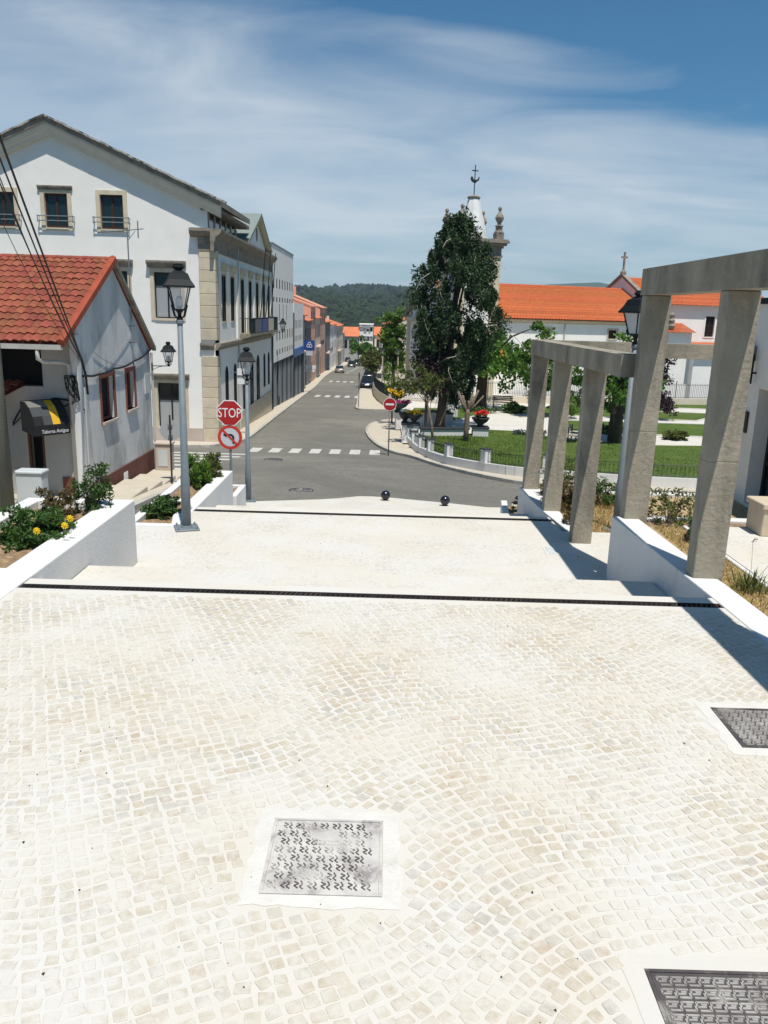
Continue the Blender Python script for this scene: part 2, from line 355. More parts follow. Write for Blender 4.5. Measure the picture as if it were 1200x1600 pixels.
def text_mb(txt, size, depth=.004, shear=0.):
    cu = bpy.data.curves.new('lettering', 'FONT'); cu.body = txt; cu.size = size; cu.extrude = depth; cu.align_x = 'CENTER'; cu.align_y = 'CENTER'; cu.shear = shear; cu.resolution_u = 3
    o = bpy.data.objects.new('lettering', cu); COL.objects.link(o)
    bpy.context.view_layer.update()
    me = o.evaluated_get(bpy.context.evaluated_depsgraph_get()).to_mesh()
    mb = MB(); mb.v = [tuple(v.co) for v in me.vertices]; mb.f = [tuple(p.vertices) for p in me.polygons]
    bpy.data.objects.remove(o); bpy.data.curves.remove(cu)
    return mb
def place(mb, o, u, w, n):   # local (x,y,z) -> o + x*u + y*w + z*n
    o = Vector(o); u = Vector(u); w = Vector(w); n = Vector(n); r = MB(); r.f = mb.f
    r.v = [tuple(o + u * a + w * b + n * c) for a, b, c in mb.v]; return r
KY = [14, 20, 39, 82, 118, 152, 230, 300, 400]; KZ = [-1.73, -2.3, -4.1, -5.85, -7.4, -8.7, -11.5, -13.8, -17]
def G(y): return float(np.interp(y, KY, KZ))
def Gg(y): return G(y) + .2 if y < 44 else -4.13 - .006 * (y - 44)
# ------------------------------------------------------------------ terrain, hills, forest
def struct(name, mb, m, parent=None, smooth=False):
    return obj(name, mb, m, parent, smooth, kind=None if parent else 'structure')
def hsh(x, y):
    return (math.sin(x * .011 + 1.3) * math.cos(y * .007 + .4) + .5 * math.sin(x * .027 + y * .013) + .25 * math.sin(x * .06 - y * .041 + 2))
def Th(x, y):
    if y < 330: return G(y) - .6
    a = G(330) - .6
    t = min(1, (y - 330) / 1500.)
    base = a + (-4) * math.sin(min(1, (y - 330) / 150.) * math.pi)
    rise = 50 * (t ** 1.2)
    side = max(0, min(1, (y - 420) / 500.)) * (9 * hsh(x, y) + 6)
    return base + rise + side + max(0, (y - 1750)) * -.02
def grid(xs, ys, fz):
    mb = MB(); nx = len(xs)
    mb.v = [(x, y, fz(x, y)) for y in ys for x in xs]
    mb.f = [(j * nx + i, j * nx + i + 1, (j + 1) * nx + i + 1, (j + 1) * nx + i) for j in range(len(ys) - 1) for i in range(nx - 1)]
    return mb
xs = [-2600, -1500, -900, -600] + list(range(-440, 441, 40)) + [600, 900, 1500, 2600]
ys = [-400, -100, 10, 20, 39, 60, 82, 118, 152, 200, 260, 330] + list(range(370, 900, 40)) + list(range(920, 2100, 90)) + [2600, 3400, 4500]
def Tz(x, y):
    if y <= 10: return -2.2
    return Th(x, y)
struct('terrain', grid(xs, ys, Tz), 'forest_floor', smooth=True)
mb = grid(list(range(-2400, 2500, 100)), [2300, 2500, 2800, 3200, 3600], lambda x, y: {2300: 0, 2500: 40, 2800: 66, 3200: 78, 3600: 40}[y] + 14 * hsh(x * .5, y) + 22 * math.sin(x * .0021 + .6) + 26 * math.exp(-((x - 820) / 260.) ** 2))
struct('hills', mb, 'hazyhill', smooth=True)
mb = MB(); fr = np.random.RandomState(3)
def blob(mb, x, y, z, r, h, n=6):
    ph = fr.rand() * 6.28; vs = []; fs = []
    pr = ((.75, .12), (1., .42), (.72, .74))
    for (a, b) in pr:
        for k in range(n):
            q = r * a * (.78 + .44 * fr.rand()); t = ph + 6.283 * k / n; vs.append((x + q * math.cos(t), y + q * math.sin(t), z + h * (b + .10 * (fr.rand() - .5))))
    vs.append((x + r * .2 * (fr.rand() - .5), y, z + h))
    for j in range(2):
        for k in range(n): fs.append((j * n + k, j * n + (k + 1) % n, (j + 1) * n + (k + 1) % n, (j + 1) * n + k))
    for k in range(n): fs.append((2 * n + k, 2 * n + (k + 1) % n, 3 * n))
    mb.add(vs, fs)
cnt = 0
while cnt < 26000:
    y = 345 + 1500 * fr.rand() ** 1.6; w = 30 + y * .30
    x = (fr.rand() * 2 - 1) * w - 12
    if abs(x + 8) < 26 and y < 380: continue
    sc = (2.2 + y * .0016) * (.6 + .8 * fr.rand()); blob(mb, x, y, Th(x, y) - .5, sc, sc * (1.5 + .8 * fr.rand()), 5); cnt += 1
f = obj('forest', mb, 'leaf_far', smooth=False, kind='stuff'); tag(f, 'dark green wooded hillside beyond the far end of the street', 'forest')

# ------------------------------------------------------------------ road, pavements, kerbs
rx = [-70, -40, -25, -15, -8, -3, 0, 4, 10, 25, 40, 70]; ry = [17.2, 20, 24, 28, 33, 39, 46, 55, 66, 82, 100, 118, 135, 152, 190, 230, 265, 300, 345]
road = struct('road', grid(rx, ry, lambda x, y: G(y)), 'setts', smooth=True)
def strip(name, inner, outer, h, m, base=G, thick=.5, parent=None):
    # closed slab between two polylines of equal length following the ground
    mb = MB(); n = len(inner); vs = []
    for P in (inner, outer):
        for (x, y) in P: vs.append((x, y, base(y) + h))
    for P in (inner, outer):
        for (x, y) in P: vs.append((x, y, base(y) - thick))
    fs = []
    for i in range(n - 1):
        fs += [(i, i + 1, n + i + 1, n + i), (n + i, n + i + 1, 3 * n + i + 1, 3 * n + i), (i + 1, i, 2 * n + i, 2 * n + i + 1)]
    fs += [(0, n, 3 * n, 2 * n), (n - 1, 3 * n - 1, 4 * n - 1, 2 * n - 1)]
    mb.add(vs, fs); return struct(name, mb, m, parent)
def offs(P, d):
    r = []
    for i, p in enumerate(P):
        a = Vector(P[max(0, i - 1)]); b = Vector(P[min(len(P) - 1, i + 1)]); t = (b - a).normalized(); r.append((p[0] - t.y * d, p[1] + t.x * d))
    return r
def smoothpl(P, n=6):
    r = []
    for i in range(len(P) - 1):
        p0 = Vector(P[max(0, i - 1)]); p1 = Vector(P[i]); p2 = Vector(P[i + 1]); p3 = Vector(P[min(len(P) - 1, i + 2)])
        for k in range(n):
            t = k / n; r.append(tuple(.5 * ((2 * p1) + (p2 - p0) * t + (2 * p0 - 5 * p1 + 4 * p2 - p3) * t * t + (3 * p1 - p0 - 3 * p2 + p3) * t ** 3)))
    r.append(tuple(P[-1])); return r
def kerbs(parent, P, d, h, seg=1.0, wid=.16, near=70):
    # separate kerb stones along a polyline, nearest ones as parts
    mbs = MB(); acc = []
    L0 = 0
    pts = [Vector(p) for p in P]
    for i in range(len(pts) - 1):
        a, b = pts[i], pts[i + 1]; n = max(1, int((b - a).length / seg + .5))
        for k in range(n): acc.append((a.lerp(b, k / n), a.lerp(b, (k + 1) / n)))
    for a, b in acc:
        t = (b - a).normalized(); nn = Vector((-t.y, t.x)) * d; g = .012
        a2 = a + t * g; b2 = b - t * g; mb = MB() if a.y < near else mbs
        q = [a2, b2, b2 + nn * wid, a2 + nn * wid]
        if d < 0: q = q[::-1]
        mb.prism([tuple(p) for p in q], [G(p.y) - .3 for p in q], [G(p.y) + h + rnd.uniform(-.006, .006) for p in q])
        if a.y < near: obj('kerb_stone', mb, 'kerbstone', parent)
    if mbs.v: obj('kerb_run', mbs, 'kerbstone', parent, kind='stuff')
KL = smoothpl([(-40, 39.0), (-20, 39.2), (-10.2, 39.5), (-8.4, 40.6), (-7.6, 43), (-7.62, 48), (-7.9, 58), (-8.5, 82), (-9.0, 101), (-10.1, 126), (-10.8, 159), (-10.4, 200), (-12.2, 270), (-13, 330)], 5)
IN = [(-40, 44)] * 0
inner = [(x - 6, y + (6 if y < 41 else 0)) for x, y in KL]
swl = strip('pavement_left', offs(KL, .15), inner, .12, 'sidewalk'); kerbs(swl, KL, 1, .125, 1.2)
KR = smoothpl([(60, 22.4), (40, 23.4), (25, 24.4), (17, 25.1), (10.2, 25.8), (7.2, 26.4), (4.9, 27.4), (3.43, 30.0), (2.14, 33.6), (1.16, 37.6), (.1, 40.1), (-.62, 42.9), (-1.15, 47), (-1.3, 51), (-.9, 55), (.4, 58)], 5)
inn = [(x + 4.5 * .45, y + 4.2) if y < 38 else (x + 4.5, y + 2.0) for x, y in KR]
swr = strip('pavement_right', offs(KR, -.15), inn, .12, 'sidewalk'); kerbs(swr, KR, -1, .125, 1.1)
KR2 = smoothpl([(.6, 66.4), (-1.6, 66.0), (-2.62, 67.2), (-2.75, 73), (-3.2, 88), (-3.5, 118), (-3.75, 150), (-4.4, 210), (-6, 270), (-7, 330)], 5)
sw2 = strip('pavement_far_right', offs(KR2, -.15), [(x + 5, y + 1.5) for x, y in KR2], .12, 'sidewalk'); kerbs(sw2, KR2, -1, .125, 1.2, near=76)
def decal(name, polys, m, h=.006, parent=None, base=G):
    mb = MB()
    for P in polys: mb.add([(x, y, base(y) + h) for x, y in P], [tuple(range(len(P)))])
    return obj(name, mb, m, parent)
def zebra(x0, n, y0, ln, w, pitch, lab, k=0.):
    for i in range(n):
        x = x0 + i * pitch; y = y0 + i * k
        mb = MB(); m = 4
        for j in range(m):   # follows the slope
            ya, yb = y + ln * j / m, y + ln * (j + 1) / m
            mb.quad((x, ya, G(ya) + .006), (x + w, ya + .02, G(ya + .02) + .006), (x + w, yb, G(yb) + .006), (x, yb, G(yb) + .006))
        obj('crossing_stripe', mb, 'roadpaint', road)
zebra(-6.75, 7, 38.3, 1.9, .52, .99, '', .06)
zebra(-7.45, 5, 81.5, 3.2, .5, 1.02, ''); zebra(-8.6, 4, 117, 3.4, .5, 1.02, '')
for i in range(6):   # crossing over the side street, stripes run across it
    y = 29.2 + i * 1.45; mb = MB(); mb.quad((-10.6, y, G(y) + .006), (-7.0 + .12 * i, y, G(y) + .006), (-7.0 + .12 * i, y + .62, G(y + .62) + .006), (-10.6, y + .62, G(y + .62) + .006)); obj('crossing_stripe', mb, 'roadpaint', road)
decal('parking_line', [[(-7.9, 150), (-7.75, 150), (-6.9, 190), (-7.05, 190)]], 'roadpaint', parent=road)
def manhole(x, y, r, base, label, h=.012):
    t = thing('round_manhole_cover', label, 'manhole', (x, y, base + h))
    mb = MB(); mb.lathe([(r, -.01), (r, .006), (r * .93, .006), (r * .92, .0)], (x, y, base + h), 28); obj('ring', mb, 'rustgrate', t)
    mb = MB(); mb.lathe([(r * .9, -.01), (r * .9, .004), (.01, .006)], (x, y, base + h), 28); obj('lid', mb, 'coverdark', t)
manhole(-4.88, 34.3, .42, G(34.3), 'small dark round manhole cover in the road just before the crossing')
manhole(-2.58, 24.1, .38, G(24.1), 'dark round manhole cover in the road beside the plaza steps')

# ------------------------------------------------------------------ plaza
def flat(name, poly, z, m, thick=.3, parent=None):
    mb = MB(); mb.prism(poly, z - thick, z); return struct(name, mb, m, parent)
plaza = flat('plaza_pavement', [(-3.62, -3), (3.5, -3), (3.5, 7.477), (-3.62, 7.477)], -.003, 'grout')
COVERS = [(-.255, 3.60, .60, .60, 'dusty'), (2.73, 5.08, .60, .56, 'dark'), (1.47, 2.62, .56, .58, 'dark')]
def in_cover(x, y, e):
    return any(abs(x - c[0]) < c[2] / 2 + e and abs(y - c[1]) < c[3] / 2 + e for c in COVERS)
stones = []
P = .081
for i in range(-75, 76):
    for j in range(-30, 110):
        u = i * P + rnd.gauss(0, .006); v = j * P * .96 + rnd.gauss(0, .004) + (.5 * P if i % 2 else 0) * .15
        # rows bend in shallow arcs, as laid
        a = R(24); wx = u + .0; wy = v + .16 * math.sin(u * 1.7 + .4) + .05 * math.sin(u * 4.1)
        x = wx * math.cos(a) - wy * math.sin(a) + 1.4; y = wx * math.sin(a) + wy * math.cos(a) + 1.0
        if not (-3.55 < x < 3.38 and .9 < y < 7.36): continue
        if in_cover(x, y, .115): continue
        if abs(x) > .52 * y + .55: continue
        th = a + math.atan(.16 * 1.7 * math.cos(u * 1.7 + .4) + .05 * 4.1 * math.cos(u * 4.1))
        stones.append((x, y, th + rnd.gauss(0, .10), rnd.uniform(.80, 1.04), rnd.uniform(.72, 1.0), rnd.randrange(14)))
def stone_shape(k, q=P):
    r = random.Random(100 + k); pts = []
    for (sx, sy) in ((-1, -1), (1, -1), (1, 1), (-1, 1)):
        cx = sx * q * .46 * r.uniform(.74, 1.06); cy = sy * q * .46 * r.uniform(.74, 1.06); c = q * r.uniform(.02, .11)
        if sx == sy: pts += [(cx - sx * 0, cy - sy * c), (cx - sx * c, cy)] if sx == -1 and False else ([(cx, cy - sy * c), (cx - sx * c, cy)] if sx * sy > 0 and sx > 0 else [(cx, cy - sy * c), (cx - sx * c, cy)])
        else: pts += [(cx - sx * c, cy), (cx, cy - sy * c)]
    # order by angle
    pts.sort(key=lambda p: math.atan2(p[1], p[0])); n = len(pts)
    h = r.uniform(.0, .0016)
    vs = [(x, y, -.012) for x, y in pts] + [(x, y, h - .0016) for x, y in pts] + [(x * .93, y * .93, h + r.uniform(-.0004, .0004)) for x, y in pts]
    fs = [(i + k2 * n, (i + 1) % n + k2 * n, (i + 1) % n + (k2 + 1) * n, i + (k2 + 1) * n) for k2 in range(2) for i in range(n)] + [tuple(range(2 * n, 3 * n))]
    return vs, fs
SH = [stone_shape(k) for k in range(14)]
SM = []
for k, (vs, fs) in enumerate(SH):
    me = bpy.data.meshes.new('cobble'); me.from_pydata(vs, [], fs); me.materials.append(MATS['cobblestone']); SM.append(me)
def pxsize(s):
    x, y = s[0], s[1]; d = math.hypot(y * .97 + .66, x * .0); v = (y * .243 - 2.75 * .97) / max(.1, y * .97 + .668)
    inside = (abs(x) / max(.1, y * .97 + .668) < .475) and (abs(v) < .635)
    return (0 if inside else 1, d)
stones.sort(key=pxsize)
for s in stones[:300]:
    o = bpy.data.objects.new('cobble', SM[s[5]]); COL.objects.link(o); o.parent = plaza; o.location = (s[0], s[1], 0); o.rotation_euler = (0, 0, s[2]); o.scale = (s[3], s[4], 1)
mb = MB()
for s in stones[300:]:
    vs, fs = SH[s[5]]; c, q = math.cos(s[2]), math.sin(s[2])
    mb.add([(s[0] + c * a * s[3] - q * b * s[4], s[1] + q * a * s[3] + c * b * s[4], z) for a, b, z in vs], fs)
obj('cobbles', mb, 'cobblestone', plaza, kind='stuff')
print('STONES', len(stones))
def cover(i, c, label):
    x, y, w, d, kd = c
    t = thing('access_cover', label, 'manhole', (x, y, 0))
    mb = MB(); e = .085; o = [(x - w/2 - e, y - d/2 - e * .9), (x + w/2 + e, y - d/2 - e * .9), (x + w/2 + e, y + d/2 + e), (x - w/2 - e, y + d/2 + e)]
    q = [(x - w/2, y - d/2), (x + w/2, y - d/2), (x + w/2, y + d/2), (x - w/2, y + d/2)]
    for k in range(4):   # trowelled by hand: uneven outer edge
        A, B_, C_, D_ = Vector(o[k]), Vector(o[(k+1) % 4]), Vector(q[(k+1) % 4]), Vector(q[k]); m_ = 12; pin = [D_.lerp(C_, j / m_) for j in range(m_ + 1)]; po = [A.lerp(B_, j / m_) for j in range(m_ + 1)]
        nn = Vector((B_ - A).normalized()); nn = Vector((nn.y, -nn.x)); po = [p + nn * (rnd.gauss(0, .009) if 0 < j < m_ else 0) for j, p in enumerate(po)]
        for j in range(m_): mb.add([(*po[j], -.001), (*po[j + 1], -.001), (*pin[j + 1], .0035), (*pin[j], .0035)], [(0, 1, 2, 3)])
    obj('mortar_surround', mb, 'grout' if i == 2 else 'mortar', t)
    mb = MB()
    for (x0, x1, y0, y1) in ((-w/2 + .003, w/2 - .003, -d/2 + .003, -d/2 + .018), (-w/2 + .003, w/2 - .003, d/2 - .018, d/2 - .003), (-w/2 + .003, -w/2 + .018, -d/2 + .018, d/2 - .018), (w/2 - .018, w/2 - .003, -d/2 + .018, d/2 - .018)):
        mb.box(x + x0, x + x1, y + y0, y + y1, -.02, .006)
    obj('frame', mb, 'coverdusty' if kd == 'dusty' else 'coverdark', t)
    mb = MB(); mb.box(x - w/2 + .021, x + w/2 - .021, y - d/2 + .021, y + d/2 - .021, -.02, .003)
    lid = obj('lid', mb, 'coverdusty' if kd == 'dusty' else 'coverdark', t)
    mb = MB(); n = 8; px_, py_ = (w - .07) / n, (d - .07) / n
    for a in range(n):
        for b in range(n):
            cx = x - w/2 + .035 + (a + .5) * px_; cy = y - d/2 + .035 + (b + .5) * py_; s = px_ * .43; g = .0028 if kd == 'dusty' else .0045
            if kd == 'dusty' and b in (5, 6) and a in (3, 4): continue
            if kd == 'dusty':
                cx += (px_ * .3 if b % 2 else -px_ * .1)
                if cx + s > x + w/2 - .03: continue
                segs = [(-s, s*.8, -s*.2, s*.3), (-s*.2, s*.3, -s, -s*.2), (-s, -s*.2, -s*.3, -s*.8), (s*.1, s, s*.5, s*.2), (s*.5, s*.2, 0, -s*.4), (0, -s*.4, s*.6, -s)]
            else:
                segs = [(-s, s*.75, s, s*.75), (-s, s*.75, -s, -s*.1), (-s, -s*.1, s*.4, -s*.1), (s, s*.1, s, -s*.8), (s, -s*.8, -s*.8, -s*.8), (-s*.3, s*.3, s*.6, s*.3)]
            for (x0, y0, x1, y1) in segs:
                p0 = Vector((cx + x0, cy + y0, .004)); p1 = Vector((cx + x1, cy + y1, .004)); dd = p1 - p0; nn = Vector((-dd.y, dd.x, 0)).normalized() * g
                mb.obox((p0 + p1) / 2, dd / 2, nn, (0, 0, .0035))
    if kd == 'dusty':   # cast maker's plate, lettering worn past reading
        for r_ in range(2):
            for k in range(6): mb.obox((x - .055 + k * .022, y + .085 + r_ * .03, .004), (.008, 0, 0), (0, .010 - .003 * (k % 2), 0), (0, 0, .003))
    obj('tread_pattern', mb, 'coverkey' if kd == 'dusty' else 'coverkeylight', lid, kind='stuff')
cover(0, COVERS[0], 'pale dust-covered square cover with black zigzag marks in the middle of the paving')
cover(1, COVERS[1], 'dark square cover with meander pattern set in a bright white mortar border')
cover(2, COVERS[2], 'dark square cover with meander pattern at the bottom edge of the paving')
def drain(x0, x1, y0, y1, z, label, pitch=.05):
    t = thing('drain_channel', label, 'drain', ((x0 + x1) / 2, (y0 + y1) / 2, z))
    mb = MB(); mb.box(x0, x1, y0, y1, z - .14, z - .05); obj('channel', mb, 'dark', t)
    mb = MB(); mb.box(x0, x1, y0 + .002, y0 + .014, z - .05, z); mb.box(x0, x1, y1 - .014, y1 - .002, z - .05, z); obj('frame', mb, 'rustgrate', t)
    k = 0; x = x0
    while x < x1 - .1:   # cast-iron grating in lengths of half a metre
        e = min(x + .5, x1); mb = MB(); mb.box(x + .004, x + .02, y0 + .024, y1 - .024, z - .03, z - .002); mb.box(e - .02, e - .004, y0 + .024, y1 - .024, z - .03, z - .002)
        q = x + .045
        while q < e - .03:
            mb.obox((q, (y0 + y1) / 2, z - .014), (.009, 0, 0), (.012, (y1 - y0) / 2 - .024, 0), (0, 0, .012)); q += pitch
        obj('grating', mb, 'rustgrate' if k % 4 == 1 else 'grate', t); x += .5; k += 1
drain(-3.6, 3.44, 7.48, 7.60, -.002, 'long black slotted drain grating across the near end of the paving')
flat('lip_stone', [(-3.6, 7.602), (3.42, 7.602), (3.4, 7.76), (-3.6, 7.76)], -.002, 'grout', .2)
def steps(y0, z0, z1, n, x0, x1, tread, name):
    mb = MB()
    for k in range(n):
        z = z0 + (z1 - z0) * (k + 1) / (n); mb.box(x0, x1, y0 + k * tread, y0 + (k + 1) * tread, z1 - .4, z if k < n - 1 else z1 - .002)
    return struct(name, mb, 'whitewash')
steps(7.762, 0, -.37, 2, -3.6, 3.36, .30, 'steps_upper')
flat('landing_upper', [(-3.6, 8.364), (3.36, 8.364), (3.3, 9.33), (-3.6, 9.33)], -.37, 'pavefar')
steps(9.332, -.37, -.94, 3, -3.6, 3.30, .31, 'steps_middle')
flat('plaza_lower', [(-3.62, 10.264), (3.3, 10.264), (3.28, 11.1), (4.7, 11.1), (4.7, 13.7), (3.16, 13.7), (3.14, 14.38), (-3.55, 14.38), (-3.55, 13.24), (-5.0, 13.24), (-5.0, 11.3), (-3.62, 11.3)], -.94, 'pavefar', .8)
t = thing('access_cover', 'small grey rectangular cover on the lower terrace, half in the pergola shadow', 'manhole', (2.88, 12.45, -.94))
mb = MB(); mb.box(2.62, 3.14, 12.22, 12.70, -.945, -.934); obj('frame', mb, 'mortar', t); mb = MB(); mb.box(2.66, 3.10, 12.26, 12.66, -.934, -.929); obj('lid', mb, 'greybox', t)
drain(-3.53, 3.14, 14.384, 14.55, -.942, 'thin black drain grating along the far edge of the lower terrace')
flat('lip_stone_lower', [(-3.53, 14.552), (3.14, 14.552), (3.12, 14.72), (-3.53, 14.72)], -.942, 'grout', .2)
steps(14.722, -.94, -1.31, 2, -3.53, 3.12, .30, 'steps_lower')
flat('landing_lower', [(-3.53, 15.324), (3.1, 15.324), (3.05, 16.4), (-3.53, 16.4)], -1.31, 'pavefar')
steps(16.402, -1.31, -2.02, 4, -3.53, 3.03, .31, 'steps_bottom')
mb = MB(); AP = [(-3.53, 17.644), (3.0, 17.644), (3.5, 21.2), (2.78, 21.15), (1.9, 21.65), (1.08, 22.05), (.1, 22.5), (-.4, 22.62), (-.75, 22.58), (-1.3, 22.05), (-1.79, 21.72), (-3.14, 21.16), (-3.9, 20.84), (-3.9, 19.7), (-3.53, 19.6)]
mb.prism(AP, -3.2, [-2.02 - (y - 17.64) * .088 for x, y in AP]); struct('plaza_apron', mb, 'pavefar')
# side strips: sloping footway along the little house, paving by the modern building
def Gs(y): return -2.3 + .095 * (20 - y) + .12 if y < 20 else G(y) + .12
mb = grid([-16, -8, -6.4], [2, 6, 10, 14, 17, 20, 24, 28.2], lambda x, y: Gs(y)); fw = struct('side_footway', mb, 'sidewalk')
mb = grid([-6.4, -5.2, -3.5], [2, 8, 11.2, 14, 17, 20, 22], lambda x, y: Gs(y) - .16); struct('side_lane', mb, 'sidewalk')
k = 0; y = 12.5
while y < 28:
    mb = MB(); mb.prism([(-6.4, y), (-6.2, y), (-6.2, y + .98), (-6.4, y + .98)], [Gs(y) - .4] * 4, [Gs(q) + .015 for q in (y, y, y + .98, y + .98)]); obj('kerb_stone', mb, 'kerbstone', fw); y += 1.0
for k in range(4):
    y = 20.6 + k * 1.5; mb = MB(); z = Gs(y + 1.5) + .14; mb.bbox(-7.85, -6.7, y, y + 1.48, z - .5, z + .02 + .0 * k, .02); obj('step', mb, 'sidewalk', fw)
flat('side_terrace', [(4.2, -3), (7.72, -3), (7.72, 10.72), (4.2, 10.72)], -.004, 'pavefar')
flat('side_ground', [(3.46, 10.9), (14, 10.9), (14, 17.33), (3.40, 17.33), (3.46, 13.74), (4.74, 13.74), (4.74, 11.1), (3.46, 11.08)], -1.06, 'mulch', 1.0)
flat('lower_bed', [(3.62, 17.56), (14, 17.56), (14, 19.22), (3.62, 19.22)], -2.05, 'mulch', 1.0)
flat('side_walk', [(3.1, 19.24), (30, 19.24), (30, 21.6), (3.55, 21.6)], G(20.4) + .06, 'sidewalk', 1.0)
# ------------------------------------------------------------------ planters and pergola
def walls(t, segs, m='whitewash', name='wall'):
    for (poly, z0, z1) in segs:
        mb = MB(); mb.prism(poly, z0, z1); o = obj(name, mb, m, t); bv = o.modifiers.new('bevel', 'BEVEL'); bv.width = .014; bv.segments = 2; bv.limit_method = 'ANGLE'
def rect(x0, x1, y0, y1): return [(x0, y0), (x1, y0), (x1, y1), (x0, y1)]
def soilsheet(t, x0, x1, y0, y1, z, m='soil', seed=1, amp=.03):
    r = np.random.RandomState(seed); nx = max(3, int((x1 - x0) / .12)); ny = max(3, int((y1 - y0) / .12))
    mb = grid(list(np.linspace(x0, x1, nx)), list(np.linspace(y0, y1, ny)), lambda x, y: z + amp * r.randn())
    return obj('soil', mb, m, t, smooth=True)
t = thing('planter', 'white planter with yellow-flowered bush beside the upper paving, near the little house', 'planter', (-4.4, 8.5, -1.4))
walls(t, [(rect(-3.98, -3.61, 3.0, 11.24), -1.6, .012), (rect(-5.15, -4.93, 3.0, 11.24), -1.7, .0), (rect(-4.927, -3.983, 11.02, 11.24), -1.6, .006), (rect(-4.927, -3.983, 7.88, 8.06), -.6, .004), (rect(-4.927, -3.983, 3.0, 3.2), -.6, .004)])
soilsheet(t, -4.925, -3.985, 8.07, 11.01, -.10); soilsheet(t, -4.925, -3.985, 3.2, 7.87, -.10, 'mulch', 2)
t = thing('planter', 'white planter with two green bushes behind the tall street lamp', 'planter', (-4.0, 15.5, -2))
walls(t, [([(-3.82, 14.0), (-3.54, 14.0), (-3.54, 18.22), (-3.82, 18.22)], -2.3, -.93), (rect(-4.5, -4.34, 13.45, 18.22), -2.3, -.935), (rect(-4.5, -3.56, 13.26, 13.447), -1.5, -.93), (rect(-4.337, -3.823, 15.2, 15.36), -1.6, -.94), (rect(-4.337, -3.823, 18.02, 18.22), -2.3, -.938), ([(-3.7, 13.45), (-3.54, 13.45), (-3.54, 13.998), (-3.82, 13.998)], -1.6, -.934)])
soilsheet(t, -4.335, -3.825, 13.45, 15.2, -1.03, seed=3); soilsheet(t, -4.335, -3.825, 15.36, 18.02, -1.03, seed=4)
t = thing('planter', 'small low white planter box at the foot of the steps by the sign post', 'planter', (-3.9, 19, -2.2))
walls(t, [(rect(-3.62, -3.48, 18.3, 19.6), -2.5, -1.55), (rect(-4.4, -4.26, 18.3, 19.6), -2.5, -1.552), (rect(-4.257, -3.623, 19.46, 19.6), -2.5, -1.554), (rect(-4.257, -3.623, 18.3, 18.44), -2.5, -1.556)])
soilsheet(t, -4.255, -3.625, 18.44, 19.46, -1.63, seed=5)
t = thing('planter', 'white sloping-sided planter wall under the tall concrete pergola', 'planter', (3.6, 8, -.9))
walls(t, [([(3.52, 3.0), (3.86, 3.0), (3.60, 11.08), (3.25, 11.08), (3.39, 7.6)], -1.4, .012), (rect(4.13, 4.19, 3.0, 10.72), -.5, .0)])
mb = grid(list(np.linspace(3.66, 4.128, 6)), list(np.linspace(3.0, 10.72, 50)), lambda x, y: -.045 + .02 * rnd.random()); obj('soil', mb, 'mulch', t, smooth=True)
walls(t, [(rect(3.64, 7.6, 11.1, 11.28), -1.6, -.012)]); mb = grid(list(np.linspace(3.64, 7.6, 24)), [10.73, 10.85, 11.0, 11.09], lambda x, y: -.06 + .02 * rnd.random()); obj('soil', mb, 'soil', t, smooth=True)
t = thing('planter', 'white planter wall under the lower far end of the concrete pergola', 'planter', (3.2, 16, -2))
walls(t, [([(3.27, 13.75), (3.45, 13.75), (3.38, 17.32), (2.97, 17.32), (3.05, 15.6)], -2.2, -.93), (rect(3.0, 7.6, 17.34, 17.54), -2.4, -1.0)])
t = thing('planter', 'tiny white planter corner with a green tuft beside the bottom steps', 'planter', (3.0, 18.6, -2.3))
walls(t, [([(2.75, 18.0), (2.9, 18.0), (3.05, 19.4), (2.9, 19.4)], -2.6, -1.72), (rect(2.93, 3.6, 17.95, 18.08), -2.6, -1.722)]); soilsheet(t, 2.98, 3.6, 18.1, 19.2, -1.82, seed=8)
COLH = 3.06
def column(t, x0, y, z, h):
    mb = MB(); zj = z + h * rnd.uniform(.40, .47); vs = []; rg = [(z - .3, .012), (z - .288, 0), (zj - .008, 0), (zj, .006), (zj + .008, 0), (z + h - .012, 0), (z + h, .012)]; c_ = .01
    for (q, i) in rg:   # chamfered shaft with the joint between two pours
        X0, X1, Y0, Y1 = x0 + i, x0 + .33 - i, y + i, y + .23 - i; vs += [(X0 + c_, Y0, q), (X1 - c_, Y0, q), (X1, Y0 + c_, q), (X1, Y1 - c_, q), (X1 - c_, Y1, q), (X0 + c_, Y1, q), (X0, Y1 - c_, q), (X0, Y0 + c_, q)]
    mb.add(vs, [tuple(range(7, -1, -1)), tuple(range(48, 56))] + [(k * 8 + i, k * 8 + (i + 1) % 8, k * 8 + 8 + (i + 1) % 8, k * 8 + 8 + i) for k in range(6) for i in range(8)])
    return obj('column', mb, 'concrete', t)
t = thing('concrete_pergola', 'tall grey concrete pergola frame of square columns and beam above the white wall', 'pergola', (3.5, 8.4, 0))
for x, y in ((3.402, 8.35), (3.384, 10.94), (3.424, 5.7), (3.445, 3.1)): column(t, x, y, 0, COLH)
mb = MB(); mb.ext([(0, 0), (.33, 0), (.33, .34), (0, .34)], (3.44, 2.6, COLH), (1, 0, 0), (0, 0, 1), (-.07, 8.6, 0)); obj('beam', mb, 'concrete', t)
t = thing('concrete_pergola', 'lower grey concrete pergola with three columns and a corner beam, down the steps', 'pergola', (3.2, 15, -.94))
for x, y in ((3.165, 12.94), (3.11, 15.15), (3.045, 17.13)): column(t, x, y, -.94, 2.90)
column(t, 4.27, 17.12, -.94, 2.90)
mb = MB(); mb.prism([(3.02, 17.38), (3.20, 11.196), (3.54, 11.196), (3.375, 17.05), (3.375, 17.38)][::-1], 1.962, 2.27); obj('beam', mb, 'concrete', t)
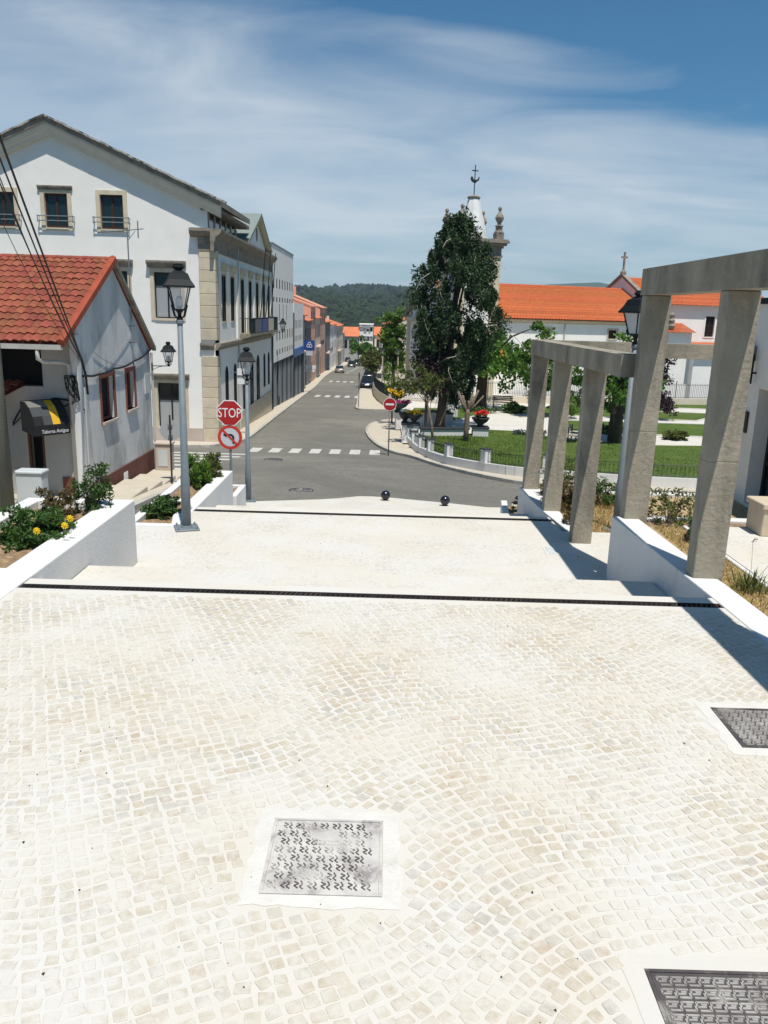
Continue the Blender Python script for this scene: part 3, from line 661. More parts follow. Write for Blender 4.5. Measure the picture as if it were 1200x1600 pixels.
mb = MB(); mb.box(3.377, 9.5, 17.1, 17.38, 1.964, 2.268); obj('beam', mb, 'concrete', t)
# ------------------------------------------------------------------ street lamps
def lantern(t, c, s=1., glass='lampglass', yoke=True, part=None):
    # four-sided tapered lantern, c = bottom of the glass body
    x, y, z = c
    b = .085 * s; w = .165 * s; h = .36 * s; fr = MB()
    cs = [(-1, -1), (1, -1), (1, 1), (-1, 1)]
    for k in range(4):
        a = cs[k]; d = cs[(k + 1) % 4]
        fr.tube([(x + a[0] * b, y + a[1] * b, z), (x + a[0] * w, y + a[1] * w, z + h)], .011 * s, 6)
        fr.tube([(x + a[0] * b, y + a[1] * b, z), (x + d[0] * b, y + d[1] * b, z)], .011 * s, 6); fr.tube([(x + a[0] * w, y + a[1] * w, z + h), (x + d[0] * w, y + d[1] * w, z + h)], .014 * s, 6)
    f = obj('lantern_frame', fr, 'blackmetal', t)
    for k in range(4):
        a = cs[k]; d = cs[(k + 1) % 4]; q = .96
        m = MB(); m.quad((x + a[0] * b * q, y + a[1] * b * q, z), (x + d[0] * b * q, y + d[1] * b * q, z), (x + d[0] * w * q, y + d[1] * w * q, z + h), (x + a[0] * w * q, y + a[1] * w * q, z + h)); obj('pane', m, glass, f)
    r = MB(); r.lathe([(w * 1.25, h), (w * 1.95, h - .02), (w * 1.95, h + .005), (w * 1.45, h + .10 * s), (w * 1.15, h + .19 * s), (w * .55, h + .235 * s), (w * .5, h + .25 * s)], (x, y, z), 4, .5); obj('lantern_roof', r, 'blackmetal', t)
    r = MB(); r.lathe([(.055 * s, h + .25 * s), (.09 * s, h + .275 * s), (.095 * s, h + .30 * s), (.075 * s, h + .315 * s), (.08 * s, h + .33 * s), (.04 * s, h + .345 * s)], (x, y, z), 14); obj('finial', r, 'blackmetal', t)
    m = MB(); m.lathe([(.03 * s, .02), (.055 * s, .05 * s), (.055 * s, .17 * s), (.03 * s, .21 * s)], (x, y, z), 10); obj('bulb', m, 'milkglass', t)
    if yoke:
        m = MB(); m.lathe([(.05 * s, -.17 * s), (.05 * s, -.12 * s), (.03 * s, -.11 * s), (.03 * s, -.06 * s), (.06 * s, -.02 * s), (.09 * s, -.005)], (x, y, z), 10)
        for a in cs: m.tube([(x + a[0] * .03 * s, y + a[1] * .03 * s, z - .13 * s), (x + a[0] * .075 * s, y + a[1] * .075 * s, z - .10 * s), (x + a[0] * .10 * s, y + a[1] * .10 * s, z + .01), (x + a[0] * .115 * s, y + a[1] * .115 * s, z + .07 * s)], .010 * s, 6)
        obj('lamp_yoke', m, 'blackmetal', t)
def lamp(loc, label, h=4.22, rot=0., s=1., glass='lampglass', m='galv', tilt=0.):
    t = thing('street_lamp', label, 'street lamp', loc, rot, 'lantern street lamps'); x, y, z = loc; ORG.pop(t.name)
    mb = MB(); hp = h - .86 * s; mb.tube([(0, 0, 0), (0, 0, .9), (0, 0, .95), (0, 0, hp)], [.078, .076, .066, .042], 18); obj('post', mb, m, t, True)
    mb = MB(); mb.bbox(-.2, .2, -.2, .2, 0, .03, .008)
    bp = obj('base_plate', mb, m, t)
    for a in (-1, 1):
        for b in (-1, 1): q = MB(); q.lathe([(.022, .03), (.022, .05), (.012, .055), (.012, .075)], (a * .15, b * .15, 0), 6); obj('bolt', q, m, bp)
    mb = MB(); mb.lathe([(.10, .03), (.085, .07)], (0, 0, 0), 18); mb.lathe([(.05, hp - .04), (.06, hp - .02), (.06, hp + .02), (.045, hp + .03)], (0, 0, 0), 14); obj('collar', mb, m, t)
    lantern(t, (0, 0, hp + .19 * s), s, glass); return t
lamp((-3.36, 13.16, -.94), 'tall grey street lamp with black lantern on the lower terrace, beside the white planter', 4.3, .35)
lamp((-3.66, 20.95, -2.32), 'grey street lamp with black lantern just right of the stop sign', 4.05, .2)
lamp((4.3, 14.3, -1.06), 'grey street lamp with white-glazed lantern rising behind the pergola', 4.25, .5, 1.05, 'milkglass')
def walllamp(p, dirx, label, s=1.):
    t = thing('wall_lantern', label, 'wall lamp', p); x, y, z = p
    mb = MB(); mb.tube([(x, y, z), (x + dirx * .6, y, z + .01)], .014, 6); mb.tube([(x, y, z - .15), (x, y, z + .1)], .02, 6); mb.tube([(x, y, z - .13), (x + dirx * .22, y, z - .03), (x + dirx * .4, y, z + .005)], .009, 6); obj('bracket', mb, 'blackmetal', t)
    lantern(t, (x + dirx * .56, y, z + .17 * s), s)
walllamp((-7.87, 27.0, .78), 1, 'black wall lantern on the corner of the little white house', .92)
walllamp((-9.08, 65.6, .9), 1, 'black wall lantern on the white modern building', 1.25)
# ------------------------------------------------------------------ traffic signs, bollards, cabinets, pole
def ngon(c, r, n, rot, y0, y1, m, name, par, sx=1.):
    mb = MB(); mb.ext([(r * math.cos(2 * math.pi * (k + rot) / n) * sx, r * math.sin(2 * math.pi * (k + rot) / n)) for k in range(n)], (c[0], y0, c[2]), (1, 0, 0), (0, 0, 1), (0, y1 - y0, 0)); return obj(name, mb, m, par)
t = thing('stop_sign', 'red octagonal STOP sign above a no-left-turn disc on one post', 'traffic sign', (-3.83, 19.5, -2.2))
sx, sy = -3.83, 19.5
mb = MB(); mb.tube([(sx, sy, -2.3), (sx, sy, .56)], .03, 10); obj('post', mb, 'galv', t, True)
b = ngon((sx, 0, .25), .335, 8, .5, sy - .052, sy - .035, 'white_sign', 'stop_plate', t)
ngon((sx, 0, .25), .312, 8, .5, sy - .055, sy - .053, 'red_sign', 'red_face', b)
obj('lettering', place(text_mb('STOP', .265, .002), (sx, sy - .058, .243), (.90, 0, 0), (0, 0, 1.22), (0, -1, 0)), 'white_sign', b)
c = ngon((sx, 0, -.345), .30, 40, 0, sy - .052, sy - .035, 'red_ring', 'turn_disc', t)
ngon((sx, 0, -.345), .225, 40, 0, sy - .055, sy - .053, 'grey_sign', 'disc_face', c)
mb = MB(); P = [(-.09, .06), (.02, .06), (.06, .045), (.085, .01), (.085, -.15)]
for i in range(4):
    a = Vector((sx + P[i][0], sy - .058, -.345 + P[i][1])); e = Vector((sx + P[i + 1][0], sy - .058, -.345 + P[i + 1][1])); d = (e - a); nn = Vector((-d.z, 0, d.x)).normalized() * .024; mb.obox((a + e) / 2, d / 2 * 1.12, nn, (0, .0015, 0))
mb.ext([(-.17, .06), (-.08, .125), (-.08, -.005)], (sx, sy - .0595, -.345), (1, 0, 0), (0, 0, 1), (0, .003, 0)); obj('arrow', mb, 'black_sign', c)
mb = MB(); mb.obox((sx, sy - .0615, -.345), (.165, 0, -.165), (.018, 0, .018), (0, .0015, 0)); obj('slash', mb, 'red_ring', c)
mb = MB(); mb.lathe([(.04, -.02), (.04, .02)], (sx, sy, .25), 10); mb.lathe([(.04, -.02), (.04, .02)], (sx, sy, -.345), 10); obj('clamp', mb, 'galv', t)
t = thing('no_entry_sign', 'round red no-entry sign on a thin post by the park fence', 'traffic sign', (.13, 38.4, -3.9)); g = G(38.4)
mb = MB(); mb.tube([(.13, 38.4, g), (.13, 38.4, g + 2.85)], .03, 10); obj('post', mb, 'galv', t, True)
c = ngon((.13, 0, g + 2.5), .315, 40, 0, 38.35, 38.365, 'white_sign', 'disc', t); ngon((.13, 0, g + 2.5), .29, 40, 0, 38.345, 38.348, 'red_sign', 'red_face', c)
mb = MB(); mb.box(.13 - .2, .13 + .2, 38.34, 38.343, g + 2.455, g + 2.545); obj('bar', mb, 'white_sign', c)
t = thing('sign_from_behind', 'grey back of a round traffic sign on a dark post near the little house', 'traffic sign', (-6.53, 24, -2.6))
mb = MB(); mb.tube([(-6.53, 24, G(24)), (-6.53, 24, -.45)], .028, 10); obj('post', mb, 'rustgrate', t)
c = ngon((-6.53, 0, -.92), .32, 36, 0, 24.03, 24.05, 'signback', 'disc', t); mb = MB(); mb.box(-6.6, -6.46, 23.99, 24.028, -.80, -.74); mb.box(-6.6, -6.46, 23.99, 24.028, -1.12, -1.06); obj('clamp', mb, 'galv', c)
def bollard(x, y, label):
    g = -2.02 - (y - 17.64) * .088; t = thing('ball_bollard', label, 'bollard', (x, y, g), group='black ball bollards')
    mb = MB(); mb.ball((x, y, g + .15), .135, 28, 18); obj('ball', mb, 'blackball', t, True)
    mb = MB(); mb.lathe([(.075, -.01), (.075, .012), (.05, .02), (.05, .045)], (x, y, g), 18); obj('foot', mb, 'blackball', t, True)
bollard(.03, 21.9, 'black ball bollard at the tip of the paving, nearer the street'); bollard(1.65, 21.2, 'black ball bollard on the paving edge, nearer the pergola')
t = thing('utility_cabinet', 'grey-white utility cabinet standing before the taverna door', 'cabinet', (-7.85, 17.5, -2))
mb = MB(); mb.bbox(-8.15, -7.58, 17.25, 17.6, -1.95, -.95, .012); obj('body', mb, 'greybox', t)
mb = MB(); mb.bbox(-8.18, -7.55, 17.22, 17.63, -.948, -.88, .02); obj('lid', mb, 'greybox', t)
mb = MB(); mb.bbox(-7.577, -7.568, 17.29, 17.56, -1.85, -.99, .002); d = obj('door', mb, 'greybox', t); mb = MB(); mb.box(-7.566, -7.55, 17.32, 17.345, -1.45, -1.35); mb.box(-7.566, -7.556, 17.32, 17.35, -1.29, -1.26); obj('handle', mb, 'blackmetal', d)
mb = MB(); mb.box(-8.12, -7.61, 17.28, 17.57, -2.3, -1.952); obj('plinth', mb, 'greywall', t)
t = thing('meter_pillar', 'weathered concrete meter pillar at the far corner of the little house', 'cabinet', (-7.4, 26.6, -2.9))
mb = MB(); mb.bbox(-7.72, -7.2, 26.4, 26.85, -2.96, -1.78, .02); obj('body', mb, 'palestone', t); mb = MB(); mb.bbox(-7.76, -7.16, 26.36, 26.89, -1.778, -1.70, .02); obj('cap', mb, 'palestone', t)
mb = MB(); mb.box(-7.62, -7.3, 26.385, 26.398, -2.5, -1.95); obj('door', mb, 'greybox', t)
t = thing('utility_pole', 'weathered grey-green wooden utility pole at the edge of the view', 'pole', (-8.1, 17.0, -2))
mb = MB(); mb.tube([(-8.08, 16.6, -2.1), (-8.08, 16.6, 1), (-8.08, 16.6, 4), (-8.08, 16.6, 7.4)], [.165, .15, .135, .115], 16); obj('pole_shaft', mb, 'polewood', t, True)
mb = MB(); mb.box(-8.7, -7.5, 16.45, 16.53, 6.8, 6.9); obj('crossarm', mb, 'polewood', t)
for k in range(4): mb = MB(); mb.lathe([(.02, 0), (.05, .03), (.05, .07), (.03, .1)], (-8.6 + k * .34, 16.49, 6.9), 10); obj('insulator', mb, 'white_sign', t)
# ------------------------------------------------------------------ walls with openings, windows
def wallgrid(mb, o, u, n, L0, L1, z0, z1, holes, dep=.22):
    o = Vector(o); u = Vector(u).normalized(); n = Vector(n).normalized()
    us = sorted(set([L0, L1] + [h[0] for h in holes] + [h[1] for h in holes])); zs = sorted(set([z0, z1] + [h[2] for h in holes] + [h[3] for h in holes]))
    pt = lambda a, z, d=0.: tuple(Vector((o.x + u.x * a - n.x * d, o.y + u.y * a - n.y * d, z)))
    for i in range(len(us) - 1):
        for j in range(len(zs) - 1):
            a, b = (us[i] + us[i+1]) / 2, (zs[j] + zs[j+1]) / 2
            if any(h[0] < a < h[1] and h[2] < b < h[3] for h in holes): continue
            mb.quad(pt(us[i], zs[j]), pt(us[i+1], zs[j]), pt(us[i+1], zs[j+1]), pt(us[i], zs[j+1]))
    for h in holes:
        a, b, c, d = h[:4]
        for (p, q) in (((a, c), (b, c)), ((b, c), (b, d)), ((b, d), (a, d)), ((a, d), (a, c))):
            mb.quad(pt(*p), pt(*q), pt(*q, dep), pt(*p, dep))
def win(par, o, u, n, h, fm='blackframe', pm='glass', dep=.13, cols=2, rows=(), fw=.06, name='window', surround=None, sw=.2, pro=.04, sill=None, blind=None):
    # window unit set back in a wall opening; h = (a0,a1,z0,z1) along u
    o = Vector(o); u = Vector(u).normalized(); n = Vector(n).normalized(); a0, a1, z0, z1 = h; zz = Vector((0, 0, 1))
    P = lambda a, z, d: o * 1 + u * a + n * d + zz * (z - o.z)
    def bar(mb, A0, A1, Z0, Z1, d0, d1):
        c = P((A0 + A1) / 2, (Z0 + Z1) / 2, (d0 + d1) / 2); mb.obox(c, u * (A1 - A0) / 2, n * (d1 - d0) / 2, zz * (Z1 - Z0) / 2)
    mb = MB(); D = -dep
    bar(mb, a0, a0 + fw, z0, z1, D - .05, D + .03); bar(mb, a1 - fw, a1, z0, z1, D - .05, D + .03); bar(mb, a0 + fw, a1 - fw, z0, z0 + fw, D - .05, D + .03); bar(mb, a0 + fw, a1 - fw, z1 - fw, z1, D - .05, D + .03)
    ed = [a0 + fw]
    for k in range(1, cols): x = a0 + (a1 - a0) * k / cols; bar(mb, x - fw * .6, x + fw * .6, z0 + fw, z1 - fw, D - .045, D + .025)
    for r in rows: z = z0 + (z1 - z0) * r; bar(mb, a0 + fw, a1 - fw, z - fw * .4, z + fw * .4, D - .043, D + .027)
    w = obj(name, mb, fm, par)
    for k in range(cols):
        A0 = a0 + (a1 - a0) * k / cols + .01; A1 = a0 + (a1 - a0) * (k + 1) / cols - .01; zr = [z0 + .01] + [z0 + (z1 - z0) * r for r in rows] + [z1 - .01]
        for q in range(len(zr) - 1): m = MB(); bar(m, A0, A1, zr[q], zr[q + 1], D - .03, D - .015); obj('pane', m, (blind if blind and q in (0,) else pm), w)
    if surround:
        s = MB(); bar(s, a0 - sw, a0, z0 - sw * .6, z1 + sw, -.02, pro); bar(s, a1, a1 + sw, z0 - sw * .6, z1 + sw, -.02, pro); bar(s, a0, a1, z1, z1 + sw, -.02, pro); bar(s, a0, a1, z0 - sw * .6, z0, -.02, pro + .02); obj('surround', s, surround, w)
    if sill: s = MB(); bar(s, a0 - .08, a1 + .08, z0 - .07, z0, -dep, .09); obj('sill', s, sill, w)
    return w
def hood(par, o, u, n, a0, a1, z0, z1, d, m='darkstone', name='window_hood'):
    o = Vector(o); u = Vector(u).normalized(); n = Vector(n).normalized(); mb = MB(); h = z1 - z0
    prof = [(0, 0), (d * .45, 0), (d * .55, h * .35), (d * .95, h * .6), (d, h * .75), (d, h), (0, h)]
    mb.ext(prof, (o.x + u.x * a0, o.y + u.y * a0, z0), n, (0, 0, 1), u * (a1 - a0)); return obj(name, mb, m, par)
# ------------------------------------------------------------------ town hall
TH = thing('town_hall', 'large white building with gabled end, stone corner quoins and a pedimented street front', 'building', (-14, 48, -4.3))
fo, fu, fn = (0, 41.2, 0), (1, 0, 0), (0, -1, 0)
cx4 = [-11.08, -13.7, -16.35, -18.95, -21.5]; tops = [-13.65, -16.35, -18.95]
gh = [(-11.77, -10.40, -3.36, -1.10)] + [(c - .68, c + .68, -3.1, -1.1) for c in cx4[1:]]
f1 = [(c - .66, c + .66, 2.12, 4.33) for c in cx4]
t3 = [(c - .56, c + .56, 6.28, 7.86) for c in tops]
mb = MB(); wallgrid(mb, fo, fu, fn, -24.2, -8.76, -5.2, 5.4, gh + f1); wallgrid(mb, fo, fu, fn, -22.3, -10.6, 5.4, 8.2, t3)
rz = lambda x: 10.9 - .43 * abs(x + 16.45)
mb.quad((-10.6, 41.2, 5.4), (-9.0, 41.2, 5.4), (-9.0, 41.2, rz(-9.0)), (-10.6, 41.2, rz(-10.6)), (-10.6, 41.2, 8.2)); mb.quad((-24.2, 41.2, 5.4), (-22.3, 41.2, 5.4), (-22.3, 41.2, 8.2), (-22.3, 41.2, rz(-22.3)), (-24.2, 41.2, rz(-24.2)))
mb.quad((-22.3, 41.2, 8.2), (-10.6, 41.2, 8.2), (-10.6, 41.2, rz(-10.6)), (-16.45, 41.2, 10.9), (-22.3, 41.2, rz(-22.3)))
mb.box(-24.2, -9.6, 41.45, 61.6, -5.6, 5.3); mb.box(-24.2, -9.3, 41.5, 61.5, 5.3, 7.2)
obj('wall', mb, 'white', TH)
for i, h in enumerate(gh[:2]): win(TH, fo, fu, fn, h, 'blackframe', 'glass', rows=(.62,), blind='curtain', surround='stone', sw=.2); hood(TH, fo, fu, fn, h[0] - .26, h[1] + .28, -.92, -.62, .28)
for h in f1: win(TH, fo, fu, fn, h, 'blackframe', 'glass_teal', rows=(.72,), blind='curtain', surround='stone', sw=.19); hood(TH, fo, fu, fn, h[0] - .3, h[1] + .3, 4.55, 4.88, .28)
for i, h in enumerate(t3):
    w = win(TH, fo, fu, fn, h, 'woodframe', 'glass_teal', fw=.1, surround='stone', sw=.2)
    if i == 1: hood(TH, fo, fu, fn, h[0] - .28, h[1] + .28, 8.0, 8.2, .14)
    m = MB()
    for z in (6.58, 6.80): m.tube([(h[0] - .33, 40.98, z), (h[1] + .33, 40.98, z)], .022, 6)
    for x in (h[0] - .3, h[1] + .3): m.tube([(x, 40.98, 6.5), (x, 40.98, 6.84)], .02, 6); m.tube([(x, 40.98, 6.58), (x, 41.21, 6.58)], .016, 6); m.tube([(x, 40.98, 6.80), (x, 41.21, 6.80)], .016, 6)
    obj('window_rail', m, 'galv', TH)
mb = MB(); mb.box(-24.2, -9.47, 41.15, 41.199, -5.2, -3.38); obj('plinth', mb, 'palestone', TH)
for sgn in (1, -1):   # raking cornice and roof slope
    e = 8.12 if sgn > 0 else 8.4; d = Vector((sgn * e, 0, -.43 * e)); o = (-16.45, 0, 0)
    mb = MB()
    mb.ext([(41.198, 10.42), (40.98, 10.45), (40.92, 10.62), (40.86, 10.68), (40.78, 10.86), (40.78, 10.96), (41.198, 10.96)], o, (0, 1, 0), (0, 0, 1), d); obj('raking_cornice', mb, 'cornicestone', TH)
    ye = 49.4 if sgn > 0 else 61.4
    mb = MB(); mb.ext([(40.70, 10.962), (40.70, 11.20), (41.5, 11.24), (ye, 11.24), (ye, 10.962)], o, (0, 1, 0), (0, 0, 1), d)
    if sgn > 0: mb.ext([(ye, 10.962), (ye, 11.24), (61.4, 11.24), (61.4, 10.962)], o, (0, 1, 0), (0, 0, 1), d * .78)
    r = obj('roof', mb, 'darkstone', TH)
    mb = MB(); k = 0
    while k < 26:   # verge tiles
        a = k * .325; x = -16.45 + sgn * a; z = 11.19 - .43 * a; mb = MB(); mb.obox((x + sgn * .15, 40.78, z + .03 - .06 + .012 * (k % 3)), (sgn * .165, 0, -.071), (0, .16, 0), (.016 * sgn, 0, .04)); obj('verge_tile', mb, 'vergestone', r); k += 1
# corner quoins and street front
A0 = Vector((-8.72, 41.2, 0)); A1 = Vector((-8.88, 61.7, 0)); su = (A1 - A0).normalized(); sn = Vector((su.y, -su.x, 0)); so_ = tuple(A0)
q = [(-4.25, -3.38)] + [(-3.37 + .528 * k, -3.37 + .528 * k + .515) for k in range(7)] + [(1.10 + .565 * k, 1.10 + .565 * k + .55) for k in range(8)]
for (a, b) in q:
    mb = MB(); mb.bbox(-9.47, -8.66, 41.12, 41.95, a, b, .018); obj('quoin', mb, 'stone', TH)
Y2 = lambda y: y - 41.2
c1 = [43.45, 45.9, 49.15, 52.0, 54.85, 57.9, 60.3]; ww = .56
f1s = [(Y2(c) - ww, Y2(c) + ww, (2.0 if i < 2 or i == 6 else 1.25), 4.35) for i, c in enumerate(c1)]
g0 = [(Y2(43.9) - .5, Y2(43.9) + .5, -2.75, -.35), (Y2(46.4) - .5, Y2(46.4) + .5, -2.75, -.35), (Y2(49.6) - .75, Y2(49.6) + .75, -4.4, -.3), (Y2(52.3) - .75, Y2(52.3) + .75, -4.4, -.3), (Y2(55.0) - .75, Y2(55.0) + .75, -4.4, -.3), (Y2(58.0) - .5, Y2(58.0) + .5, -2.75, -.35), (Y2(60.2) - .5, Y2(60.2) + .5, -2.75, -.35)]
mb = MB(); wallgrid(mb, so_, su, sn, .75, 20.5, -5.6, 6.0, f1s + g0)
for h in g0:   # round arches: spandrel pieces in the corners of the openings
    a0, a1 = h[0], h[1]; r_ = (a1 - a0) / 2; zc = h[3] - r_
    for s in (-1, 1):
        arc = [((a0 + a1) / 2 + s * r_ * math.cos(t * math.pi / 16), zc + r_ * math.sin(t * math.pi / 16)) for t in range(9)]; corner = ((a0 + a1) / 2 + s * r_, h[3])
        pts = [corner] + (arc[::-1]); mb.quad(*[tuple(A0 + su * p[0] - sn * .004 + Vector((0, 0, p[1]))) for p in pts])
obj('street_wall', mb, 'white', TH)
for i, h in enumerate(f1s): win(TH, so_, su, sn, h, 'blackframe', 'glass', dep=.035, surround='stone', sw=.10, pro=.02); hood(TH, so_, su, sn, h[0] - .16, h[1] + .16, 4.52, 4.95, .2, 'stone'); 
for h in g0: win(TH, so_, su, sn, h, 'blackframe', 'glass', dep=.035, name='arched_window')
mb = MB(); mb.ext([(-.02, 0), (.09, 0), (.12, .1), (.26, .22), (.26, .34), (-.02, .34)], tuple(A0 + su * -.1 + Vector((0, 0, .62))), sn, (0, 0, 1), su * 20.6); mb.ext([(-.02, 0), (.09, 0), (.12, .1), (.2, .22), (.2, .34), (-.02, .34)], (-9.5, 41.19, .62), (0, -1, 0), (0, 0, 1), (.7, 0, 0)); obj('string_course', mb, 'darkstone', TH)
mb = MB(); mb.ext([(-.1, -.5), (.06, -.5), (.08, -.08), (.14, 0), (.16, .16), (.38, .32), (.44, .44), (.44, .56), (-.1, .56)], tuple(A0 + su * -.42 + Vector((0, 0, 5.86))), sn, (0, 0, 1), su * 21.2)
mb.ext([(-.1, .17), (.12, .17), (.34, .32), (.40, .44), (.40, .555), (-.1, .555)], (-9.85, 41.2, 5.86), (0, -1, 0), (0, 0, 1), (1.2, 0, 0)); mb.ext([(-.1, -.5), (.09, -.5), (.11, -.08), (.15, 0), (.16, .168), (-.1, .168)], (-9.49, 41.2, 5.86), (0, -1, 0), (0, 0, 1), (.84, 0, 0)); obj('cornice', mb, 'darkstone', TH)
mb = MB(); mb.box(-9.85, -8.9, 41.0, 41.6, 6.425, 6.46); obj('cornice_flashing', mb, 'sheetroof', TH)
for y in (41.6, 47.2, 50.6, 53.4, 56.3, 59.2, 61.4):
    a = Y2(y); mb = MB(); mb.obox(A0 + su * a + sn * .03 + Vector((0, 0, 3.15)), su * .16, sn * .045, (0, 0, 2.16)); obj('pilaster', mb, 'white', TH) if y > 42 else None
mb = MB(); mb.obox(A0 + su * 10.5 + sn * .02 + Vector((0, 0, -4.2)), su * 9.9, sn * .03, (0, 0, .9)); obj('street_plinth', mb, 'stone', TH)
# attic glazing strip behind the cornice, pediment
mb = MB(); mb.box(-9.28, -9.2, 41.6, 49.6, 6.45, 7.25); obj('attic_glazing', mb, 'glass', TH)
for k in range(6): mb = MB(); mb.box(-9.2, -9.15, 42.2 + k * 1.45, 42.28 + k * 1.45, 6.46, 7.24); obj('attic_mullion', mb, 'white', TH)
mb = MB(); mb.box(-9.3, -8.55, 41.0, 50.5, 7.27, 7.45); obj('attic_eave', mb, 'darkstone', TH)
pa, pb, pc = Y2(49.6), Y2(54.6), Y2(59.6)
mb = MB(); mb.ext([(pa + .5, 6.43), (pc - .5, 6.43), (pb, 8.15)], A0 + sn * .05, su, (0, 0, 1), sn * -2.6); obj('pediment', mb, 'white', TH)
for (a, b) in ((pa, pb), (pc, pb)):
    p0 = A0 + su * a + Vector((0, 0, 6.42)); p1 = A0 + su * b + Vector((0, 0, 8.4)); d = p1 - p0; up = Vector((0, 0, 1))
    mb = MB(); mb.ext([(.36, -.02), (.36, .2), (-.25, .2), (-.25, -.02)], p0, sn, up, d); obj('pediment_cornice', mb, 'stone', TH)
    mb = MB(); mb.ext([(.40, .202), (.40, .25), (-2.8, .25), (-2.8, .202)], p0, sn, up, d); obj('pediment_roof', mb, 'sheetroof', TH)
mb = MB(); mb.ext([(.28 * math.cos(k * math.pi / 10), .42 * math.sin(k * math.pi / 10)) for k in range(20)], A0 + su * pb + sn * .052 + Vector((0, 0, 7.35)), su, (0, 0, 1), sn * .03); obj('crest', mb, 'darkstone', TH)
# balcony, banners, flagpoles, downpipe
a0, a1 = Y2(47.5), Y2(60.0)
mb = MB(); mb.ext([(0, 0), (.55, .12), (.75, .2), (.75, .32), (0, .32)], A0 + su * a0 + Vector((0, 0, .92)), sn, (0, 0, 1), su * (a1 - a0)); bal = obj('balcony', mb, 'darkstone', TH)
mb = MB()
for k in range(84):
    a = a0 + .05 + (a1 - a0 - .1) * k / 83; p = A0 + su * a + sn * .70; mb.tube([p + Vector((0, 0, 1.24)), p + Vector((0, 0, 2.14))], .012, 4)
for a in (a0 + .03, a1 - .03):
    for k in range(6): p = A0 + su * a + sn * (.1 + .11 * k); mb.tube([p + Vector((0, 0, 1.24)), p + Vector((0, 0, 2.14))], .012, 4)
    mb.tube([A0 + su * a + Vector((0, 0, 2.14)), A0 + su * a + sn * .70 + Vector((0, 0, 2.14))], .02, 5)
mb.tube([A0 + su * a0 + sn * .70 + Vector((0, 0, 2.14)), A0 + su * a1 + sn * .70 + Vector((0, 0, 2.14))], .022, 6); obj('railing', mb, 'iron', bal, kind='stuff')
for k, (a, mm) in enumerate(((50.6, 'greywall'), (53.4, 'blue_sign'), (56.3, 'stone'))):
    mb = MB(); mb.obox(A0 + su * Y2(a) + sn * .735 + Vector((0, 0, 1.68)), su * 1.25, sn * .006, (0, 0, .40)); obj('banner', mb, mm, bal)
for k, a in enumerate((51.6, 54.0, 56.4)):
    p = A0 + su * Y2(a) + sn * .62 + Vector((0, 0, 1.3)); mb = MB(); mb.tube([p, p + sn * .30 + Vector((0, .9, 5.1))], [.035, .025], 8); obj('flagpole', mb, 'blackmetal', TH)
for y, m in ((47.25, 'gutter'), (61.55, 'iron')):
    p = A0 + su * Y2(y) + sn * .1; mb = MB(); mb.tube([p + Vector((0, 0, 6.3)), p + Vector((0, 0, -4.8))], .055, 8); obj('downpipe', mb, m, TH)
t = thing('projecting_sign', 'small white boxed sign on a bracket projecting from the town hall front', 'sign', (-8.2, 44.8, -1)); p = A0 + su * Y2(44.9)
mb = MB(); mb.tube([p + Vector((0, 0, -.75)), p + sn * 1.1 + Vector((0, 0, -.75))], .018, 6); obj('bracket', mb, 'galv', t)
mb = MB(); mb.obox(p + sn * .68 + Vector((0, 0, -.78)), sn * .30, su * .05, (0, 0, .24)); obj('box', mb, 'white_sign', t)
mb = MB(); mb.obox(p + sn * .68 - su * .052 + Vector((0, 0, -.95)), sn * .298, su * .002, (0, 0, .05)); obj('stripe', mb, 'greywall', t)
mb = MB(); mb.obox(p + sn * .68 + Vector((0, 0, -1.22)), sn * .29, su * .03, (0, 0, .17)); obj('lower_panel', mb, 'white_sign', t)
# ------------------------------------------------------------------ little house with the awning
H = thing('cottage', 'small old white house with red tiled roof and a dark awning over its door', 'house', (-9, 24, -2.6))
HX = -8.0; ho, hu, hn = (HX, 0, 0), (0, 1, 0), (1, 0, 0)
hw = [(22.45, 23.5, -.5, .74), (24.66, 25.45, -.42, .74)]
mb = MB(); wallgrid(mb, ho, hu, hn, 20.8, 27.2, -3.3, .9, hw, .3)
mb.quad((HX, 20.8, .9), (HX, 27.2, .9), (HX, 27.2, 1.28), (HX, 23.8, 3.80), (HX, 20.8, 2.12))
mb.quad((HX, 27.2, -3.3), (-13.5, 27.2, -3.3), (-13.5, 27.2, 1.28), (HX, 27.2, 1.28)); obj('gable_wall', mb, 'oldplaster', H)
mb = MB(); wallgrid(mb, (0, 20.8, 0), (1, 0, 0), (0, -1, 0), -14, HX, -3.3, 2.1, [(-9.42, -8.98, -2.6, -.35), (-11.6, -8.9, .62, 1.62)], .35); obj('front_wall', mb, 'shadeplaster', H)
mb = MB(); mb.box(-11.6, -8.9, 21.2, 21.25, .5, 1.8); mb.box(-9.5, -8.9, 21.16, 21.2, -2.6, -.3); obj('dark_interior', mb, 'dark', H)
mb = MB(); mb.box(-9.05, -8.98, 20.82, 20.9, -2.55, -.36); mb.box(-9.42, -9.36, 20.82, 20.9, -2.55, -.36); d = obj('door', mb, 'browndoor', H); mb = MB(); mb.ball((-9.03, 20.8, -1.5), .03, 8, 6); obj('handle', mb, 'galv', d)
mb = MB(); mb.box(-8.55, HX - .002, 20.76, 20.798, -3.3, -1.75); mb.box(HX + .001, HX + .03, 20.8, 27.2, -3.3, -2.05); obj('plinth', mb, 'plinth_red', H)
mb = MB(); mb.box(-8.14, HX + .04, 20.74, 21.0, -3.0, 1.95); obj('corner_pier', mb, 'whitewash', H)
for h in hw:
    w = win(H, ho, hu, hn, h, 'redframe', 'dark', dep=.16, cols=1, fw=.07, surround='redframe', sw=.13, pro=.02, sill='palestone')
